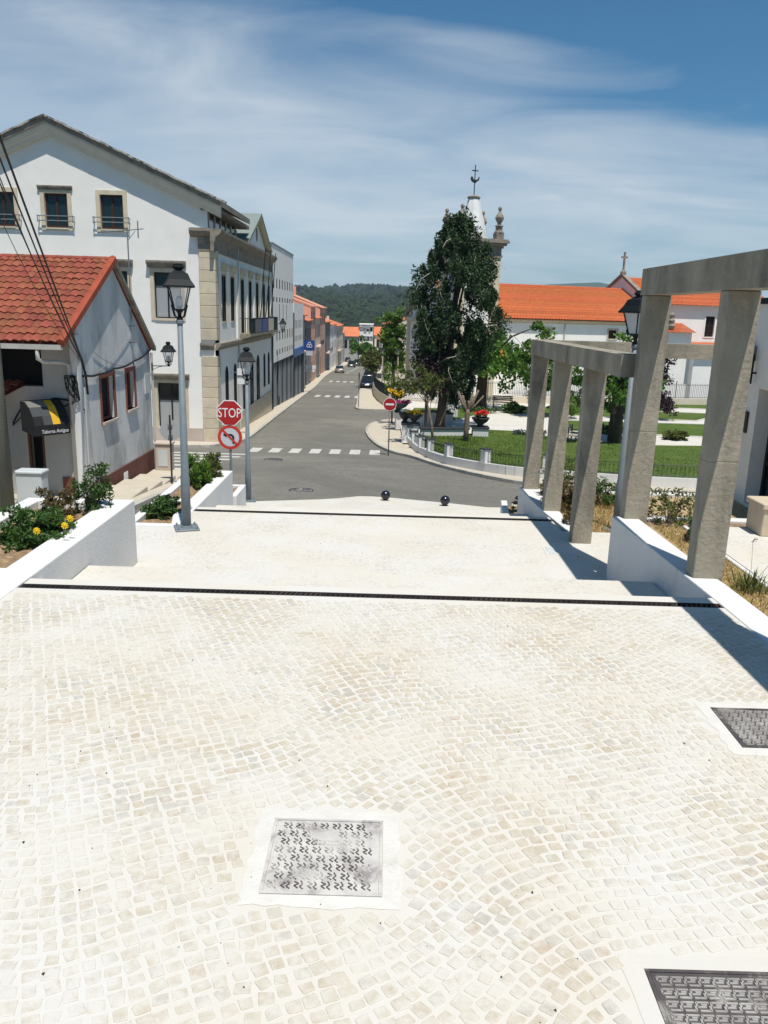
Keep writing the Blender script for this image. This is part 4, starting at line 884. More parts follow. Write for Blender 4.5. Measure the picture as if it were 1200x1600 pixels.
mb = MB(); mb.box(HX + .032, HX + .05, 23.9, 24.25, -2.62, -2.25); obj('vent_door', mb, 'white_sign', H); mb = MB(); mb.box(HX + .001, HX + .03, 26.5, 26.9, -.1, .55); obj('number_plate', mb, 'greybox', H)
# roof: boards under, single tiles on the slope towards the plaza
ry0, rz0, ry1, rz1 = 19.72, 1.80, 23.8, 3.95
mb = MB(); mb.quad((-14, ry0, rz0 - .05), (HX + .1, ry0, rz0 - .05), (HX + .1, ry1, rz1 - .05), (-14, ry1, rz1 - .05)); mb.quad((HX + .1, ry1, rz1 - .05), (HX + .1, 27.45, 1.28), (-14, 27.45, 1.28), (-14, ry1, rz1 - .05))
mb.quad((-14, ry0, rz0 - .12), (-14, ry1, rz1 - .12), (HX + .1, ry1, rz1 - .12), (HX + .1, ry0, rz0 - .12)); roof = obj('roof', mb, 'tile_red_verge', H)
TW, TL = .215, .335; sl = Vector((0, ry1 - ry0, rz1 - rz0)); LN = sl.length; sl.normalize(); up = Vector((0, -sl.z, sl.y))
def tile_mesh():
    vs = []; n = 8; L2 = TL + .06
    prof = [(k / n * TW - TW / 2, .018 + .020 * math.cos(2 * math.pi * (k / n - .30)) + (.012 if k in (0, n) else 0)) for k in range(n + 1)]
    for s in (0, 1):
        for (x, h) in prof: p = Vector((x, 0, 0)) + sl * (s * L2) + up * (h + (.034 if s == 0 else .0)); vs.append(p)
    for (x, h) in prof: vs.append(Vector((x, 0, 0)) + up * (h + .008))
    fs = [(k, k + 1, n + 2 + k, n + 1 + k) for k in range(n)] + [(2 * n + 2 + k, 2 * n + 3 + k, k + 1, k) for k in range(n)]
    me = bpy.data.meshes.new('roof_tile'); me.from_pydata([tuple(v) for v in vs], [], fs); me.materials.append(MATS['tile_red']); return me
TMsh = tile_mesh(); rows = int(LN / TL) + 1
HO = ORG[H.name].inverted()
rest = MB()
for r_ in range(rows):
    for c in range(27):
        x = HX - .02 - TW * (c + .5); p = HO @ Vector((x, ry0 - .02 + sl.y * r_ * TL, rz0 + sl.z * r_ * TL))
        if p is not None and (c < 24):
            o = bpy.data.objects.new('roof_tile', TMsh); COL.objects.link(o); o.parent = roof; o.location = p + Vector((rnd.gauss(0, .003), 0, rnd.gauss(0, .004))); o.rotation_euler = (rnd.gauss(0, .008), 0, rnd.gauss(0, .012))
        else: rest.add([tuple(Vector((x, ry0 + sl.y * r_ * TL, rz0 + sl.z * r_ * TL)) + v.co) for v in TMsh.vertices], [tuple(f.vertices) for f in TMsh.polygons])
if rest.v: obj('far_tiles', rest, 'tile_red', roof, kind='stuff')
p0 = Vector((HX + .02, ry0 - .06, rz0)); mb = MB(); mb.ext([(-.02, -.10), (.14, -.10), (.14, .06), (.06, .10), (-.02, .075)], p0, (1, 0, 0), up, sl * (LN + .1)); obj('verge', mb, 'tile_red_verge', roof)
mb = MB(); mb.ext([(.0, -.08), (.13, -.08), (.13, .05), (.0, .05)], (HX + .02, ry1, rz1 - .02), (1, 0, 0), (0, 0, 1), (0, 3.68, -2.60)); obj('rear_verge', mb, 'darkstone', roof)
for k in range(16): mb = MB(); x = HX - .02 - k * .38; mb.tube([(x, ry1, rz1 + .0), (x - .40, ry1, rz1 + .015)], [.095, .085], 10); obj('ridge_tile', mb, 'tile_red', roof)
mb = MB(); mb.ext([(0, 0), (-.12, 0), (-.13, .12), (-.11, .12), (-.10, .02), (-.02, .02), (0, .12)], (-14, ry0 - .0, rz0 - .17), (0, 1, 0), (0, 0, 1), (6.1, 0, 0)); obj('gutter', mb, 'gutter', H)
mb = MB(); mb.tube([(-8.5, ry0 - .06, rz0 - .14), (-8.5, ry0 - .06, rz0 - .40), (-8.42, ry0 + .05, rz0 - .47), (-8.2, ry0 + .45, rz0 - .50), (-8.17, 20.70, rz0 - .60), (-8.17, 20.70, -2.6)], .05, 10); obj('downpipe', mb, 'gutter', H, True)
mb = MB(); mb.tube([(HX + .08, 27.15, 1.2), (HX + .08, 27.15, -2.9)], .045, 8); obj('downpipe', mb, 'gutter', H); mb = MB(); mb.tube([(HX + .06, 21.05, .6), (HX + .06, 21.05, -2.4)], .03, 8); obj('downpipe', mb, 'gutter', H)
mb = MB(); mb.quad((-13, 19.6, .35), (-9.75, 19.6, .35), (-9.35, 20.79, .72), (-13, 20.79, .72)); mb.quad((-13, 19.6, .28), (-13, 20.79, .65), (-9.35, 20.79, .65), (-9.75, 19.6, .28)); lr = obj('lean_to_roof', mb, 'tile_red_verge', H)
lsl = Vector((0, 1.19, .37)).normalized()
for r_ in range(4):
    for c in range(8): o = bpy.data.objects.new('roof_tile', TMsh); COL.objects.link(o); o.parent = lr; o.location = HO @ Vector((-9.72 - TW * (c + .5) + (.10 * r_), 19.6 + lsl.y * r_ * .31, .36 + lsl.z * r_ * .31)); o.rotation_euler = (-.19, 0, 0)
# rough stone wall beside the door
t = thing('rubble_wall', 'rough whitewashed rubble stone wall left of the taverna door', 'wall', (-9.9, 19.6, -2.3))
k = 0
for r_ in range(13):
    x = -11.2
    while x < -9.55 - .035 * r_:
        w = rnd.uniform(.16, .34); mb = MB(); z = -2.5 + r_ * .17
        mb.bbox(x, min(x + w, -9.5 - .03 * r_) - .012, 19.3 - rnd.uniform(0, .05), 19.75, z, z + .165 + rnd.uniform(-.015, .01), .03); obj('rubble_stone', mb, 'whitewash', t); x += w
# awning
t = thing('awning', 'black barrel awning with grey and yellow panels over the taverna door', 'awning', (-8.95, 20.5, .05), R(50)); t.scale = (.82, .82, .82)
ax0, ax1 = -.56, .56; zt, zb = .32, -.55; pr = .85
prof = [(0, zt), (.30, zt + .0), (.55, zt - .16), (.74, zt - .42), (pr, zt - .68), (pr, zb - .13)]
cut = [ax0, -.26, .02, .26, ax1]
for i in range(len(prof) - 1):
    for j in range(4):
        mm = 'awn_black'
        if i in (1, 2): mm = ('awn_grey' if i == 1 else 'awn_dkgrey') if j in (0, 1) else ('awn_yellow' if j == 2 else 'awn_black')
        if i == 0: mm = 'awn_grey' if j < 2 else 'awn_black'
        if i == 3: mm = 'awn_dkgrey' if j == 1 else ('awn_yellow' if j == 2 else 'awn_black')
        (a, za), (b, zb2) = prof[i], prof[i + 1]; mb = MB(); mb.obox((( cut[j] + cut[j + 1]) / 2, 0 - (a + b) / 2, (za + zb2) / 2), ((cut[j + 1] - cut[j]) / 2 - .001, 0, 0), (0, -(b - a) / 2, (zb2 - za) / 2), (0, .004 * (za - zb2) , .004)); obj('panel', mb, mm, t, world=False)
for x in (ax0, ax1): mb = MB(); mb.ext([(0, zb - .05)] + [(p[0], p[1] - .01) for p in prof], (x - .004, 0, 0), (0, -1, 0), (0, 0, 1), (.008, 0, 0)); obj('side_panel', mb, 'awn_black', t, world=False)
obj('lettering', place(text_mb('Taberna Antigua', .13, .001, .15), (.06, -pr - .012, zb - .02), (1, 0, .0), (0, 0, 1.25), (0, -1, 0)), 'white_sign', t, world=False)
# aerial and cables
t = thing('roof_aerial', 'thin television aerial on a mast fixed to the cottage gable', 'aerial', (HX + .06, 25.2, 1.5))
mb = MB(); mb.tube([(HX + .05, 25.3, .9), (HX + .05, 25.3, 4.95)], .02, 6); obj('mast', mb, 'galv', t)
mb = MB(); mb.tube([(HX - .75, 25.0, 4.78), (HX + .45, 25.6, 4.98)], .015, 5)
for k in range(9): x = HX - .7 + k * .08; mb.tube([(x, 24.85 + k * .04, 4.8 + k * .013), (x, 25.2 + k * .04, 4.8 + k * .013)], .006, 4)
mb.tube([(HX + .3, 25.53, 4.7), (HX + .3, 25.53, 5.2)], .02, 5); mb.tube([(HX + .05, 25.3, 4.6), (HX + .22, 25.5, 4.9)], .012, 5); obj('antenna_array', mb, 'galv', t)
for z in (1.6, 2.1): mb = MB(); mb.tube([(HX - .02, 25.1, z), (HX + .07, 25.5, z)], .015, 5); obj('bracket', mb, 'iron', t)
def cable(pts, r, label, m='cable', sag=0., n=14):
    P = []
    for i in range(len(pts) - 1):
        a, b = Vector(pts[i]), Vector(pts[i + 1])
        for k in range(n): s = k / n; P.append(a.lerp(b, s) - Vector((0, 0, sag * 4 * s * (1 - s) * (b - a).length)))
    P.append(Vector(pts[-1])); mb = MB(); mb.tube(P, r, 5); return tag(obj('cable', mb, m), label, 'cable', 'overhead cables')
AT = Vector((HX + .06, 21.0, 1.36))
cb = [((-3.95, 6.2, 7.55), 'thickest black overhead cable running down to the cottage corner', .019), ((-4.05, 6.2, 7.5), 'black overhead cable just left of the thickest one', .014), ((-4.2, 6.2, 7.45), 'slim overhead cable in the middle of the bundle above the tiled roof', .011), ((-4.0, 6.2, 7.3), 'thin overhead cable at the left of the bundle above the tiled roof', .009), ((-4.3, 6.2, 7.2), 'faint outermost overhead cable crossing the tiled roof', .006)]
for i, (p, lab, r_) in enumerate(cb): cable([p, AT + Vector((0, .02 * i, -.04 * i))], r_, lab, sag=.004 + .009 * i)
cable([AT, (HX + .06, 21.12, 1.1), (HX + .06, 21.22, .91), (HX + .06, 21.3, .4)], .03, 'thick black cable drop hanging beside the cottage corner')
cable([(HX - .1, 20.70, .9), (HX + .06, 21.22, .90), (HX + .06, 22.2, .86), (HX + .06, 23.5, .93), (HX + .06, 25.4, 1.04), (HX + .06, 27.1, 1.3)], .03, 'black cable bundle sagging along the cottage gable above the windows', sag=.03)
cable([(-9.75, 20.75, -.35), (-9.5, 20.74, .05), (-8.6, 20.74, .33), (-8.2, 20.72, .28), (HX + .05, 21.0, .02)], .024, 'black cable looping over the wall above the awning', sag=-.02)
cable([(-9.75, 20.73, -.4), (-9.3, 20.73, .1), (-8.75, 20.73, .02), (-8.2, 20.70, .22)], .018, 'second thinner cable loop on the wall above the awning', sag=.05)
t = thing('cable_coil', 'tangle of black cable hanging at the cottage corner', 'cable'); mb = MB()
for k in range(9):
    c = Vector((HX - .14 + .012 * k, 20.66, .72 - .02 * k)); P = [c + Vector((.05 * math.sin(a * .7 + k), .04 * math.cos(a), 0)) * 1.6 + Vector((.09 * math.cos(a + k * .4), 0, .33 * math.sin(a) * (.7 + .05 * k))) for a in np.linspace(0, 6.28, 18)]; mb.tube(P, .012, 4)
obj('coil', mb, 'cable', t)
for i, (a, b, lab) in enumerate((((HX + .03, 22.0, .9), (HX + .03, 25.2, 1.9), 'thin grey wire climbing the cottage gable to the aerial'), ((HX + .03, 21.9, 1.5), (HX + .03, 24.4, .95), 'thin grey wire slanting down the cottage gable to the window'))): cable([a, b], .009, lab, 'greycable', .04)
# ------------------------------------------------------------------ modern white block down the street
def slot_row(par, o, u, n, ys, z0, z1, w, holes): 
    for y in ys: holes.append((y - w / 2, y + w / 2, z0, z1))
MBld = thing('modern_block', 'white modern block with rows of small slot windows and a grey finned ground floor', 'building', (-9.2, 70, -5.4))
ox, mu, mn = (-9.08, 0, 0), (0, 1, 0), (1, 0, 0); hs = []
yy = [64.6 + 1.72 * k for k in range(8)]
slot_row(MBld, ox, mu, mn, yy, 4.3, 5.05, .62, hs); slot_row(MBld, ox, mu, mn, yy, 3.25, 3.62, .7, hs); slot_row(MBld, ox, mu, mn, [67.9, 70.2, 72.6], 1.75, 3.1, .4, hs); slot_row(MBld, ox, mu, mn, yy[1:], .2, 1.0, .6, hs); slot_row(MBld, ox, mu, mn, yy[1:], -.95, -.5, .6, hs)
mb = MB(); wallgrid(mb, ox, mu, mn, 63.6, 77.4, -1.45, 7.5, hs, .3); mb.quad((-9.08, 63.6, -1.45), (-9.08, 63.6, 7.5), (-20, 63.6, 7.5), (-20, 63.6, -1.45)); mb.quad((-9.08, 63.6, -1.45), (-20, 63.6, -1.45), (-20, 77.4, -1.45), (-9.08, 77.4, -1.45)); mb.quad((-9.08, 77.4, -1.45), (-20, 77.4, -1.45), (-20, 77.4, 7.5), (-9.08, 77.4, 7.5)); obj('upper_wall', mb, 'white', MBld)
for h in hs: win(MBld, ox, mu, mn, h, 'blackframe', 'dark', dep=.04, cols=1, fw=.04)
mb = MB(); mb.box(-20, -9.04, 63.5, 77.45, 7.502, 7.62); mb.box(-12.0, -9.35, 63.0, 63.5, 4.8, 7.4); obj('roof_edge', mb, 'sheetroof', MBld)
h2 = []; y2 = [79.2 + 1.25 * k for k in range(6)]
slot_row(MBld, ox, mu, mn, y2, .9, 1.7, .5, h2); slot_row(MBld, ox, mu, mn, y2, -.3, .2, .5, h2)
mb = MB(); wallgrid(mb, ox, mu, mn, 78.0, 86.5, -.98, 3.3, h2, .3); mb.quad((-9.08, 78, -.98), (-9.08, 78, 3.3), (-20, 78, 3.3), (-20, 78, -.98)); mb.quad((-9.08, 86.5, -.98), (-20, 86.5, -.98), (-20, 86.5, 3.3), (-9.08, 86.5, 3.3)); mb.quad((-9.08, 78, 3.3), (-9.08, 86.5, 3.3), (-20, 86.5, 3.3), (-20, 78, 3.3)); obj('lower_wall', mb, 'white', MBld)
for h in h2: win(MBld, ox, mu, mn, h, 'blackframe', 'dark', dep=.04, cols=1, fw=.04)
mb = MB(); mb.box(-9.6, -9.0, 77.9, 86.6, -1.75, -.984); obj('blue_fascia', mb, 'blue_fascia', MBld)
mb = MB(); mb.box(-20, -9.5, 63.6, 86.5, -6.8, -1.46); mb.box(-20, -9.3, 77.42, 77.98, -6.8, 3.2); obj('ground_floor', mb, 'greywall', MBld)
for k in range(22): y = 64.0 + k * 1.03; mb = MB(); mb.box(-9.49, -9.12, y, y + .22, -6.6, -1.47 if y < 77.2 else -1.76); obj('fin', mb, 'fin' if k % 3 else 'darkfin', MBld)
for y, z0, z1 in ((63.55, -6.5, 2.2), (77.7, -6.5, 2.4), (86.75, -6.8, 2.2)): mb = MB(); mb.box(-9.3, -9.0, y - .12, y + .12, z0, z1); obj('shaft', mb, 'darkfin', MBld)
t = thing('bank_sign', 'square blue sign with a white looped emblem projecting over the pavement', 'sign', (-8.6, 87.4, -2))
mb = MB(); mb.box(-9.05, -7.95, 87.3, 87.45, -1.5, -.45); bs = obj('panel', mb, 'blue_sign', t)
mb = MB()
for k in range(3):
    a = R(90 + 120 * k); c = Vector((-8.5 + .15 * math.cos(a), 87.285, -.97 + .15 * math.sin(a))); mb.tube([c + Vector((.15 * math.cos(q), 0, .15 * math.sin(q))) for q in np.linspace(0, 6.28, 15)], .032, 5)
obj('emblem', mb, 'white_sign', bs); mb = MB(); mb.box(-8.85, -8.15, 87.33, 87.42, -2.05, -1.54); obj('lower_panel', mb, 'grey_sign', t); mb = MB(); mb.tube([(-9.15, 87.38, -.9), (-9.0, 87.38, -.9)], .04, 6); obj('bracket', mb, 'galv', t)
t = thing('projecting_sign', 'white double-panel sign on a bracket further down the street', 'sign', (-8.9, 88.5, -3.4)); mb = MB(); mb.box(-9.05, -7.9, 88.4, 88.5, -3.55, -3.15); mb.box(-9.05, -8.0, 88.4, 88.5, -3.85, -3.62); obj('panel', mb, 'white_sign', t); mb = MB(); mb.tube([(-9.9, 88.45, -3.4), (-9.0, 88.45, -3.4)], .03, 6); obj('bracket', mb, 'galv', t)
# ------------------------------------------------------------------ houses down the street
def rowhouse(x0, y0, x1, y1, ztop, wm, rm, label, floors=2, depth=9., nwin=3, rise=1.4, side=None, shop=True, fm='woodframe', ridge='along', balc=False):
    t = thing('row_house', label, 'house', ((x0 + x1) / 2 - 1, (y0 + y1) / 2, G((y0 + y1) / 2))); a = Vector((x0, y0, 0)); b = Vector((x1, y1, 0)); u = (b - a).normalized(); n = Vector((u.y, -u.x, 0))
    if side: n = -n
    Ln = (b - a).length; zb = G(y1) - .4; z0 = G(y0) + .12; H_ = ztop - z0; fh = H_ / floors; hs = []
    for f_ in range(floors):
        for k in range(nwin):
            c = Ln * (k + .5) / nwin; w = min(.55, Ln / nwin * .28); zz = z0 + f_ * fh
            hs.append((c - w, c + w, zz + (.05 if f_ == 0 else fh * .28), zz + fh * .80))
    mb = MB(); wallgrid(mb, (x0, y0, 0), u, n, 0, Ln, zb - .5, ztop, hs, .2)
    bk = -n * depth
    for (p, q) in ((a, a + bk), (a + bk, b + bk), (b + bk, b)): mb.quad((p.x, p.y, zb - .5), (q.x, q.y, zb - .5), (q.x, q.y, ztop), (p.x, p.y, ztop))
    w = obj('wall', mb, wm, t)
    for i, h in enumerate(hs): win(t, (x0, y0, 0), u, n, h, fm, 'glass', dep=.04, cols=2 if i % 2 else 1, fw=.06, surround='palestone' if i % 3 else None, sw=.12, pro=.015, name='door' if i < nwin and i % 2 == 0 else 'window')
    if balc:
        mb = MB(); c = Ln * .5; mb.obox(a + u * c + n * .4 + Vector((0, 0, z0 + fh + .2)), u * (Ln * .3), n * .4, (0, 0, .07)); obj('balcony', mb, 'palestone', t)
        mb = MB()
        for k in range(14): p = a + u * (c - Ln * .3 + Ln * .6 * k / 13) + n * .78 + Vector((0, 0, z0 + fh + .27)); mb.tube([p, p + Vector((0, 0, .8))], .014, 4)
        p = a + u * (c - Ln * .3) + n * .78 + Vector((0, 0, z0 + fh + 1.07)); mb.tube([p, p + u * Ln * .6], .02, 4); obj('balcony_rail', mb, 'iron', t)
    e = .35; pa = a - u * .1 + n * e; pb = b + u * .1 + n * e; qa = a - u * .1 + bk - n * e; qb = b + u * .1 + bk - n * e; mb = MB(); T = Vector((0, 0, .12))
    if ridge == 'along':
        ma = (pa + qa) / 2; mc = (pb + qb) / 2
        for P_ in (pa, pb, qa, qb): P_.z = ztop
        ma.z = mc.z = ztop + rise
        for (A, B, C, D) in ((pa, pb, mc, ma), (qb, qa, ma, mc)): mb.add([A, B, C, D, A + T, B + T, C + T, D + T], [(3, 2, 1, 0), (4, 5, 6, 7), (0, 1, 5, 4), (1, 2, 6, 5), (2, 3, 7, 6), (3, 0, 4, 7)])
        g = MB(); g.quad((a.x, a.y, ztop), (ma.x, ma.y, ztop + rise), (a.x + bk.x, a.y + bk.y, ztop)); obj('gable', g, wm, t)
    else:
        ma = (pa + pb) / 2; mc = (qa + qb) / 2
        for P_ in (pa, pb, qa, qb): P_.z = ztop
        ma.z = mc.z = ztop + rise
        for (A, B, C, D) in ((pa, ma, mc, qa), (ma, pb, qb, mc)): mb.add([A, B, C, D, A + T, B + T, C + T, D + T], [(3, 2, 1, 0), (4, 5, 6, 7), (0, 1, 5, 4), (1, 2, 6, 5), (2, 3, 7, 6), (3, 0, 4, 7)])
    obj('roof', mb, rm, t)
    mb = MB(); c = a + u * (Ln * .6) + bk * .35; mb.box(c.x - .3, c.x + .3, c.y - .3, c.y + .3, ztop, ztop + rise + .7); obj('chimney', mb, wm, t)
    return t
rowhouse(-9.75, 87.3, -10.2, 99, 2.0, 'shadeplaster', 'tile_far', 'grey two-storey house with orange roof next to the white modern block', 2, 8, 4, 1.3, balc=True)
rowhouse(-10.25, 99.2, -10.5, 110, 1.3, 'greywall', 'tile_far', 'dark grey house with shop doors in the street row', 2, 8, 3, 1.2)
rowhouse(-10.55, 110.2, -11.0, 122, 3.1, 'salmon', 'tile_pale', 'salmon pink house standing above its grey neighbour', 3, 9, 3, 1.6, ridge='along')
rowhouse(-11.1, 122.2, -11.6, 138, 1.4, 'cream', 'tile_far', 'narrow cream house in the street row with a balcony', 2, 8, 4, 1.2, balc=True)
rowhouse(-11.7, 138.2, -12.2, 156, 3.0, 'salmon', 'tile_pale', 'big salmon house with long pale roof rising over the row', 3, 15, 3, 3.0)
rowhouse(-12.2, 156.2, -12.4, 172, .4, 'greywall', 'tile_far', 'dark narrow house past the salmon ones', 3, 8, 3, 1.0, balc=True)
rowhouse(-12.4, 172.2, -12.4, 192, -.4, 'white', 'tile_far', 'white house with orange hipped roof near the end of the row', 3, 9, 4, 1.6)
rowhouse(-12.4, 192.2, -12.3, 216, -1.0, 'cream', 'tile_far', 'cream three-storey house closing the row on the left side of the street', 3, 9, 4, 1.6, balc=True)
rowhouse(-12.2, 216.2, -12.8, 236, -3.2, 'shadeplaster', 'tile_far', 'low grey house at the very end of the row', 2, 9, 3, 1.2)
rowhouse(-.3, 128, -1.0, 150, .6, 'cream', 'tile_far', 'cream house with orange roof behind the bright green tree', 2, 12, 4, 2.0, side=True)
rowhouse(-1.5, 176, -2.5, 200, -3.5, 'white', 'tile_far', 'white house far down the street on the tree side', 2, 10, 4, 1.8, side=True)
def farhouse(x0, x1, y, d, z0, z1, wm, rm, label, rise=1.6, cols=3, rows_=2, flatroof=False):
    t = thing('far_house', label, 'house', ((x0 + x1) / 2, y, z0)); hs = []
    for r_ in range(rows_):
        for k in range(cols): c = x0 + (x1 - x0) * (k + .5) / cols; hs.append((c - .45, c + .45, z0 + (z1 - z0) * (r_ + .28) / rows_, z0 + (z1 - z0) * (r_ + .78) / rows_))
    mb = MB(); wallgrid(mb, (0, y, 0), (1, 0, 0), (0, -1, 0), x0, x1, z0 - 3, z1, hs, .25); mb.quad((x1, y, z0 - 3), (x1, y + d, z0 - 3), (x1, y + d, z1), (x1, y, z1)); mb.quad((x0, y, z0 - 3), (x0, y, z1), (x0, y + d, z1), (x0, y + d, z0 - 3)); mb.quad((x0, y + d, z0 - 3), (x0, y + d, z1), (x1, y + d, z1), (x1, y + d, z0 - 3)); obj('wall', mb, wm, t)
    for h in hs: win(t, (0, y, 0), (1, 0, 0), (0, -1, 0), h, 'blackframe', 'glass', dep=.15, cols=1, fw=.05)
    mb = MB()
    if flatroof: mb.box(x0 - .15, x1 + .15, y - .15, y + d + .15, z1 + .002, z1 + .25); obj('roof', mb, wm, t)
    else:
        mb.ext([(-.4, 0), (d / 2, rise), (d + .4, 0), (d + .4, -.12), (d / 2, rise - .14), (-.4, -.12)], (x0 - .3, y, z1 + .13), (0, 1, 0), (0, 0, 1), (x1 - x0 + .6, 0, 0)); obj('roof', mb, rm, t)
    return t
farhouse(-8.9, -4.9, 245, 9, -9.5, -1.2, 'white', 'white', 'white flat-roofed house with grey patches closing the end of the street', cols=4, rows_=3, flatroof=True)
t = bpy.data.objects[[o.name for o in bpy.data.objects if o.name.startswith('far_house')][-1]]
for (x, z, w, h) in ((-7.5, -1.9, .8, .45), (-7.2, -3.2, .45, .6), (-6.2, -2.0, .5, .5), (-5.6, -5.4, .4, .5), (-8.4, -2.5, .3, .5), (-5.9, -3.4, .3, .35), (-6.9, -5.2, .5, .3)): mb = MB(); mb.box(x - w, x + w, 244.97, 244.99, z - h, z + h); obj('grey_patch', mb, 'graffitigrey', t)
farhouse(-13.5, -9.2, 242, 10, -9.5, -4.7, 'shadeplaster', 'tile_far', 'low house with a big orange roof beside the white one at the street end', 2.6, 3, 1)
farhouse(-4.4, 4, 250, 10, -9.5, -4.4, 'cream', 'tile_far', 'orange-roofed house just right of the white one at the street end', 2.4, 4, 1)
farhouse(-30, -18, 130, 10, -7, .5, 'white', 'tile_far', 'white house half hidden behind the street row', 2.2, 4, 2)
# ------------------------------------------------------------------ modern building at the side terrace
B = thing('white_annex', 'plain white modern building with a dark glass door at the edge of the terrace', 'building', (7.8, 14, -1.1))
bo, bu, bn = (7.7, 0, 0), (0, 1, 0), (-1, 0, 0)
dh = [(12.2, 16.75, -1.0, 1.42)]
mb = MB(); wallgrid(mb, bo, bu, bn, -2, 18.6, -1.6, 3.12, dh, .38); mb.quad((7.7, 18.6, -1.6), (7.7, 18.6, 3.12), (16, 18.6, 3.12), (16, 18.6, -1.6)); mb.quad((7.7, -2, -1.6), (16, -2, -1.6), (16, -2, 3.12), (7.7, -2, 3.12)); mb.quad((7.7, -2, 3.12), (16, -2, 3.12), (16, 18.6, 3.12), (7.7, 18.6, 3.12)); obj('wall', mb, 'white', B)
win(B, bo, bu, bn, dh[0], 'blackframe', 'glass_teal', dep=.34, cols=3, rows=(.36, .70), fw=.1, name='glass_door')
mb = MB(); mb.box(7.62, 16, -2, 18.7, 3.122, 3.24); obj('coping', mb, 'blackmetal', B)
mb = MB(); mb.box(7.66, 7.698, 17.05, 17.4, .45, .90); obj('wall_plate', mb, 'brownpanel', B); mb = MB(); mb.box(7.66, 7.698, 17.45, 17.75, -.1, .35); bp = obj('blue_plate', mb, 'blue_sign', B); mb = MB(); mb.box(7.655, 7.659, 17.52, 17.68, .1, .26); mb.box(7.655, 7.659, 17.55, 17.68, .0, .05); obj('plate_marks', mb, 'white_sign', bp)
mb = MB(); mb.tube([(7.6, 17.0, 1.5), (7.6, 17.0, 2.1)], .03, 8); mb.tube([(7.7, 17.0, 1.72), (7.55, 17.0, 1.72)], .02, 6); obj('wall_spotlight', mb, 'blackmetal', B)
t = thing('concrete_bench', 'beige block bench with hollow side on the white side terrace', 'bench', (5.3, 10.5, 0))
for x in (5.0, 6.7): mb = MB(); mb.bbox(x, x + .16, 10.25, 10.72, -.004, .36, .012); obj('leg', mb, 'benchstone', t)
mb = MB(); mb.bbox(4.97, 6.9, 10.22, 10.75, .362, .44, .012); obj('seat', mb, 'benchstone', t)
mb = MB(); mb.box(5.17, 6.69, 10.5, 10.7, -.002, .36); obj('back_panel', mb, 'palestone', t)
# ------------------------------------------------------------------ church
CH = thing('church', 'white church with long orange tiled roof and a bell tower with stone pinnacles', 'church', (5.8, 72.5, 0), R(18))
def lo(name, mb, m, par=CH, **k): return obj(name, mb, m, par, world=False, **k)
def wrap(par_fn): return par_fn
def locwin(par, o, u, n, h, **k):
    old = dict(ORG); ORG.clear(); w = win(par, o, u, n, h, **k); ORG.clear(); ORG.update(old); return w
mb = MB(); nh = [(8.6, 9.5, .85, 1.65), (15.6, 16.5, .85, 1.65)]; wallgrid(mb, (0, 0, 0), (1, 0, 0), (0, -1, 0), 0, 21, -5.5, 2.3, nh); mb.quad((0, 13, -5.5), (0, 0, -5.5), (0, 0, 2.5), (0, 6.5, 5.55), (0, 13, 2.5)); mb.quad((0, 13, -5.5), (0, 13, 2.5), (21, 13, 2.5), (21, 13, -5.5)); lo('nave_wall', mb, 'white')
for h in nh: locwin(CH, (0, 0, 0), (1, 0, 0), (0, -1, 0), h, fm='woodframe', pm='dark', cols=3, surround='stone', sw=.16)
mb = MB(); mb.ext([(0, 0), (.06, 0), (.1, .12), (.22, .2), (.26, .3), (.26, .38), (0, .38)], (2.5, 0, 2.1), (0, -1, 0), (0, 0, 1), (18.5, 0, 0)); lo('eave_cornice', mb, 'stone')
mb = MB(); mb.tube([(10.9, -.1, 2.2), (10.9, -.1, -4.5)], .06, 8); lo('downpipe', mb, 'gutter')
def corr(x0, x1, y0, z0, y1, z1, pitch=.30, amp=.10, over=.0):
    # slope of barrel tiles: rounded covers and channels running down it
    mb = MB(); n = int((x1 - x0) / pitch) * 6; rowsn = 14; d = Vector((0, y1 - y0, z1 - z0)); up = Vector((0, -(z1 - z0), y1 - y0)).normalized()
    if up.z < 0: up = -up
    for j in range(rowsn):
        for s in (0, 1):
            t_ = (j + s) / rowsn
            for i in range(n + 1):
                x = x0 + (x1 - x0) * i / n; h = amp * abs(math.sin(math.pi * (x - x0) / pitch)) + (.02 if s == 0 else 0); p = Vector((x, y0, z0)) + d * t_ + up * h; mb.v.append(tuple(p))
        b = j * 2 * (n + 1)
        for i in range(n): mb.f.append((b + i, b + i + 1, b + n + 2 + i, b + n + 1 + i))
    return mb
lo('roof_near_slope', corr(-.1, 21, -.5, 2.45, 6.5, 5.6), 'tile_orange', kind='stuff'); mb = MB(); mb.quad((-.1, 6.5, 5.6), (21, 6.5, 5.6), (21, 13.5, 2.45), (-.1, 13.5, 2.45)); mb.quad((-.1, -.48, 2.43), (-.1, 6.5, 5.55), (21, 6.5, 5.55), (21, -.48, 2.43)); lo('roof_far_slope', mb, 'tile_orange')
mb = MB(); mb.tube([(-.1, 6.5, 5.62), (21, 6.5, 5.62)], .12, 8); lo('ridge', mb, 'tile_orange')
mb = MB()
for (a, b) in (((0, -.3, 2.25), (0, 6.5, 5.62)), ((0, 13.3, 2.25), (0, 6.5, 5.62))): d = Vector(b) - Vector(a); mb.obox((Vector(a) + Vector(b)) / 2 + Vector((-.08, 0, .12)), d / 2, (.28, 0, 0), (0, 0, .15))
lo('gable_coping', mb, 'darkstone')
mb = MB(); mb.lathe([(.32, 0), (.32, .25), (.2, .35), (.12, .6), (.1, 1.3), (.22, 1.35), (.22, 1.5), (.1, 1.6), (.08, 2.0)], (-.1, 6.5, 5.7), 8); lo('gable_finial', mb, 'darkstone')
mb = MB()
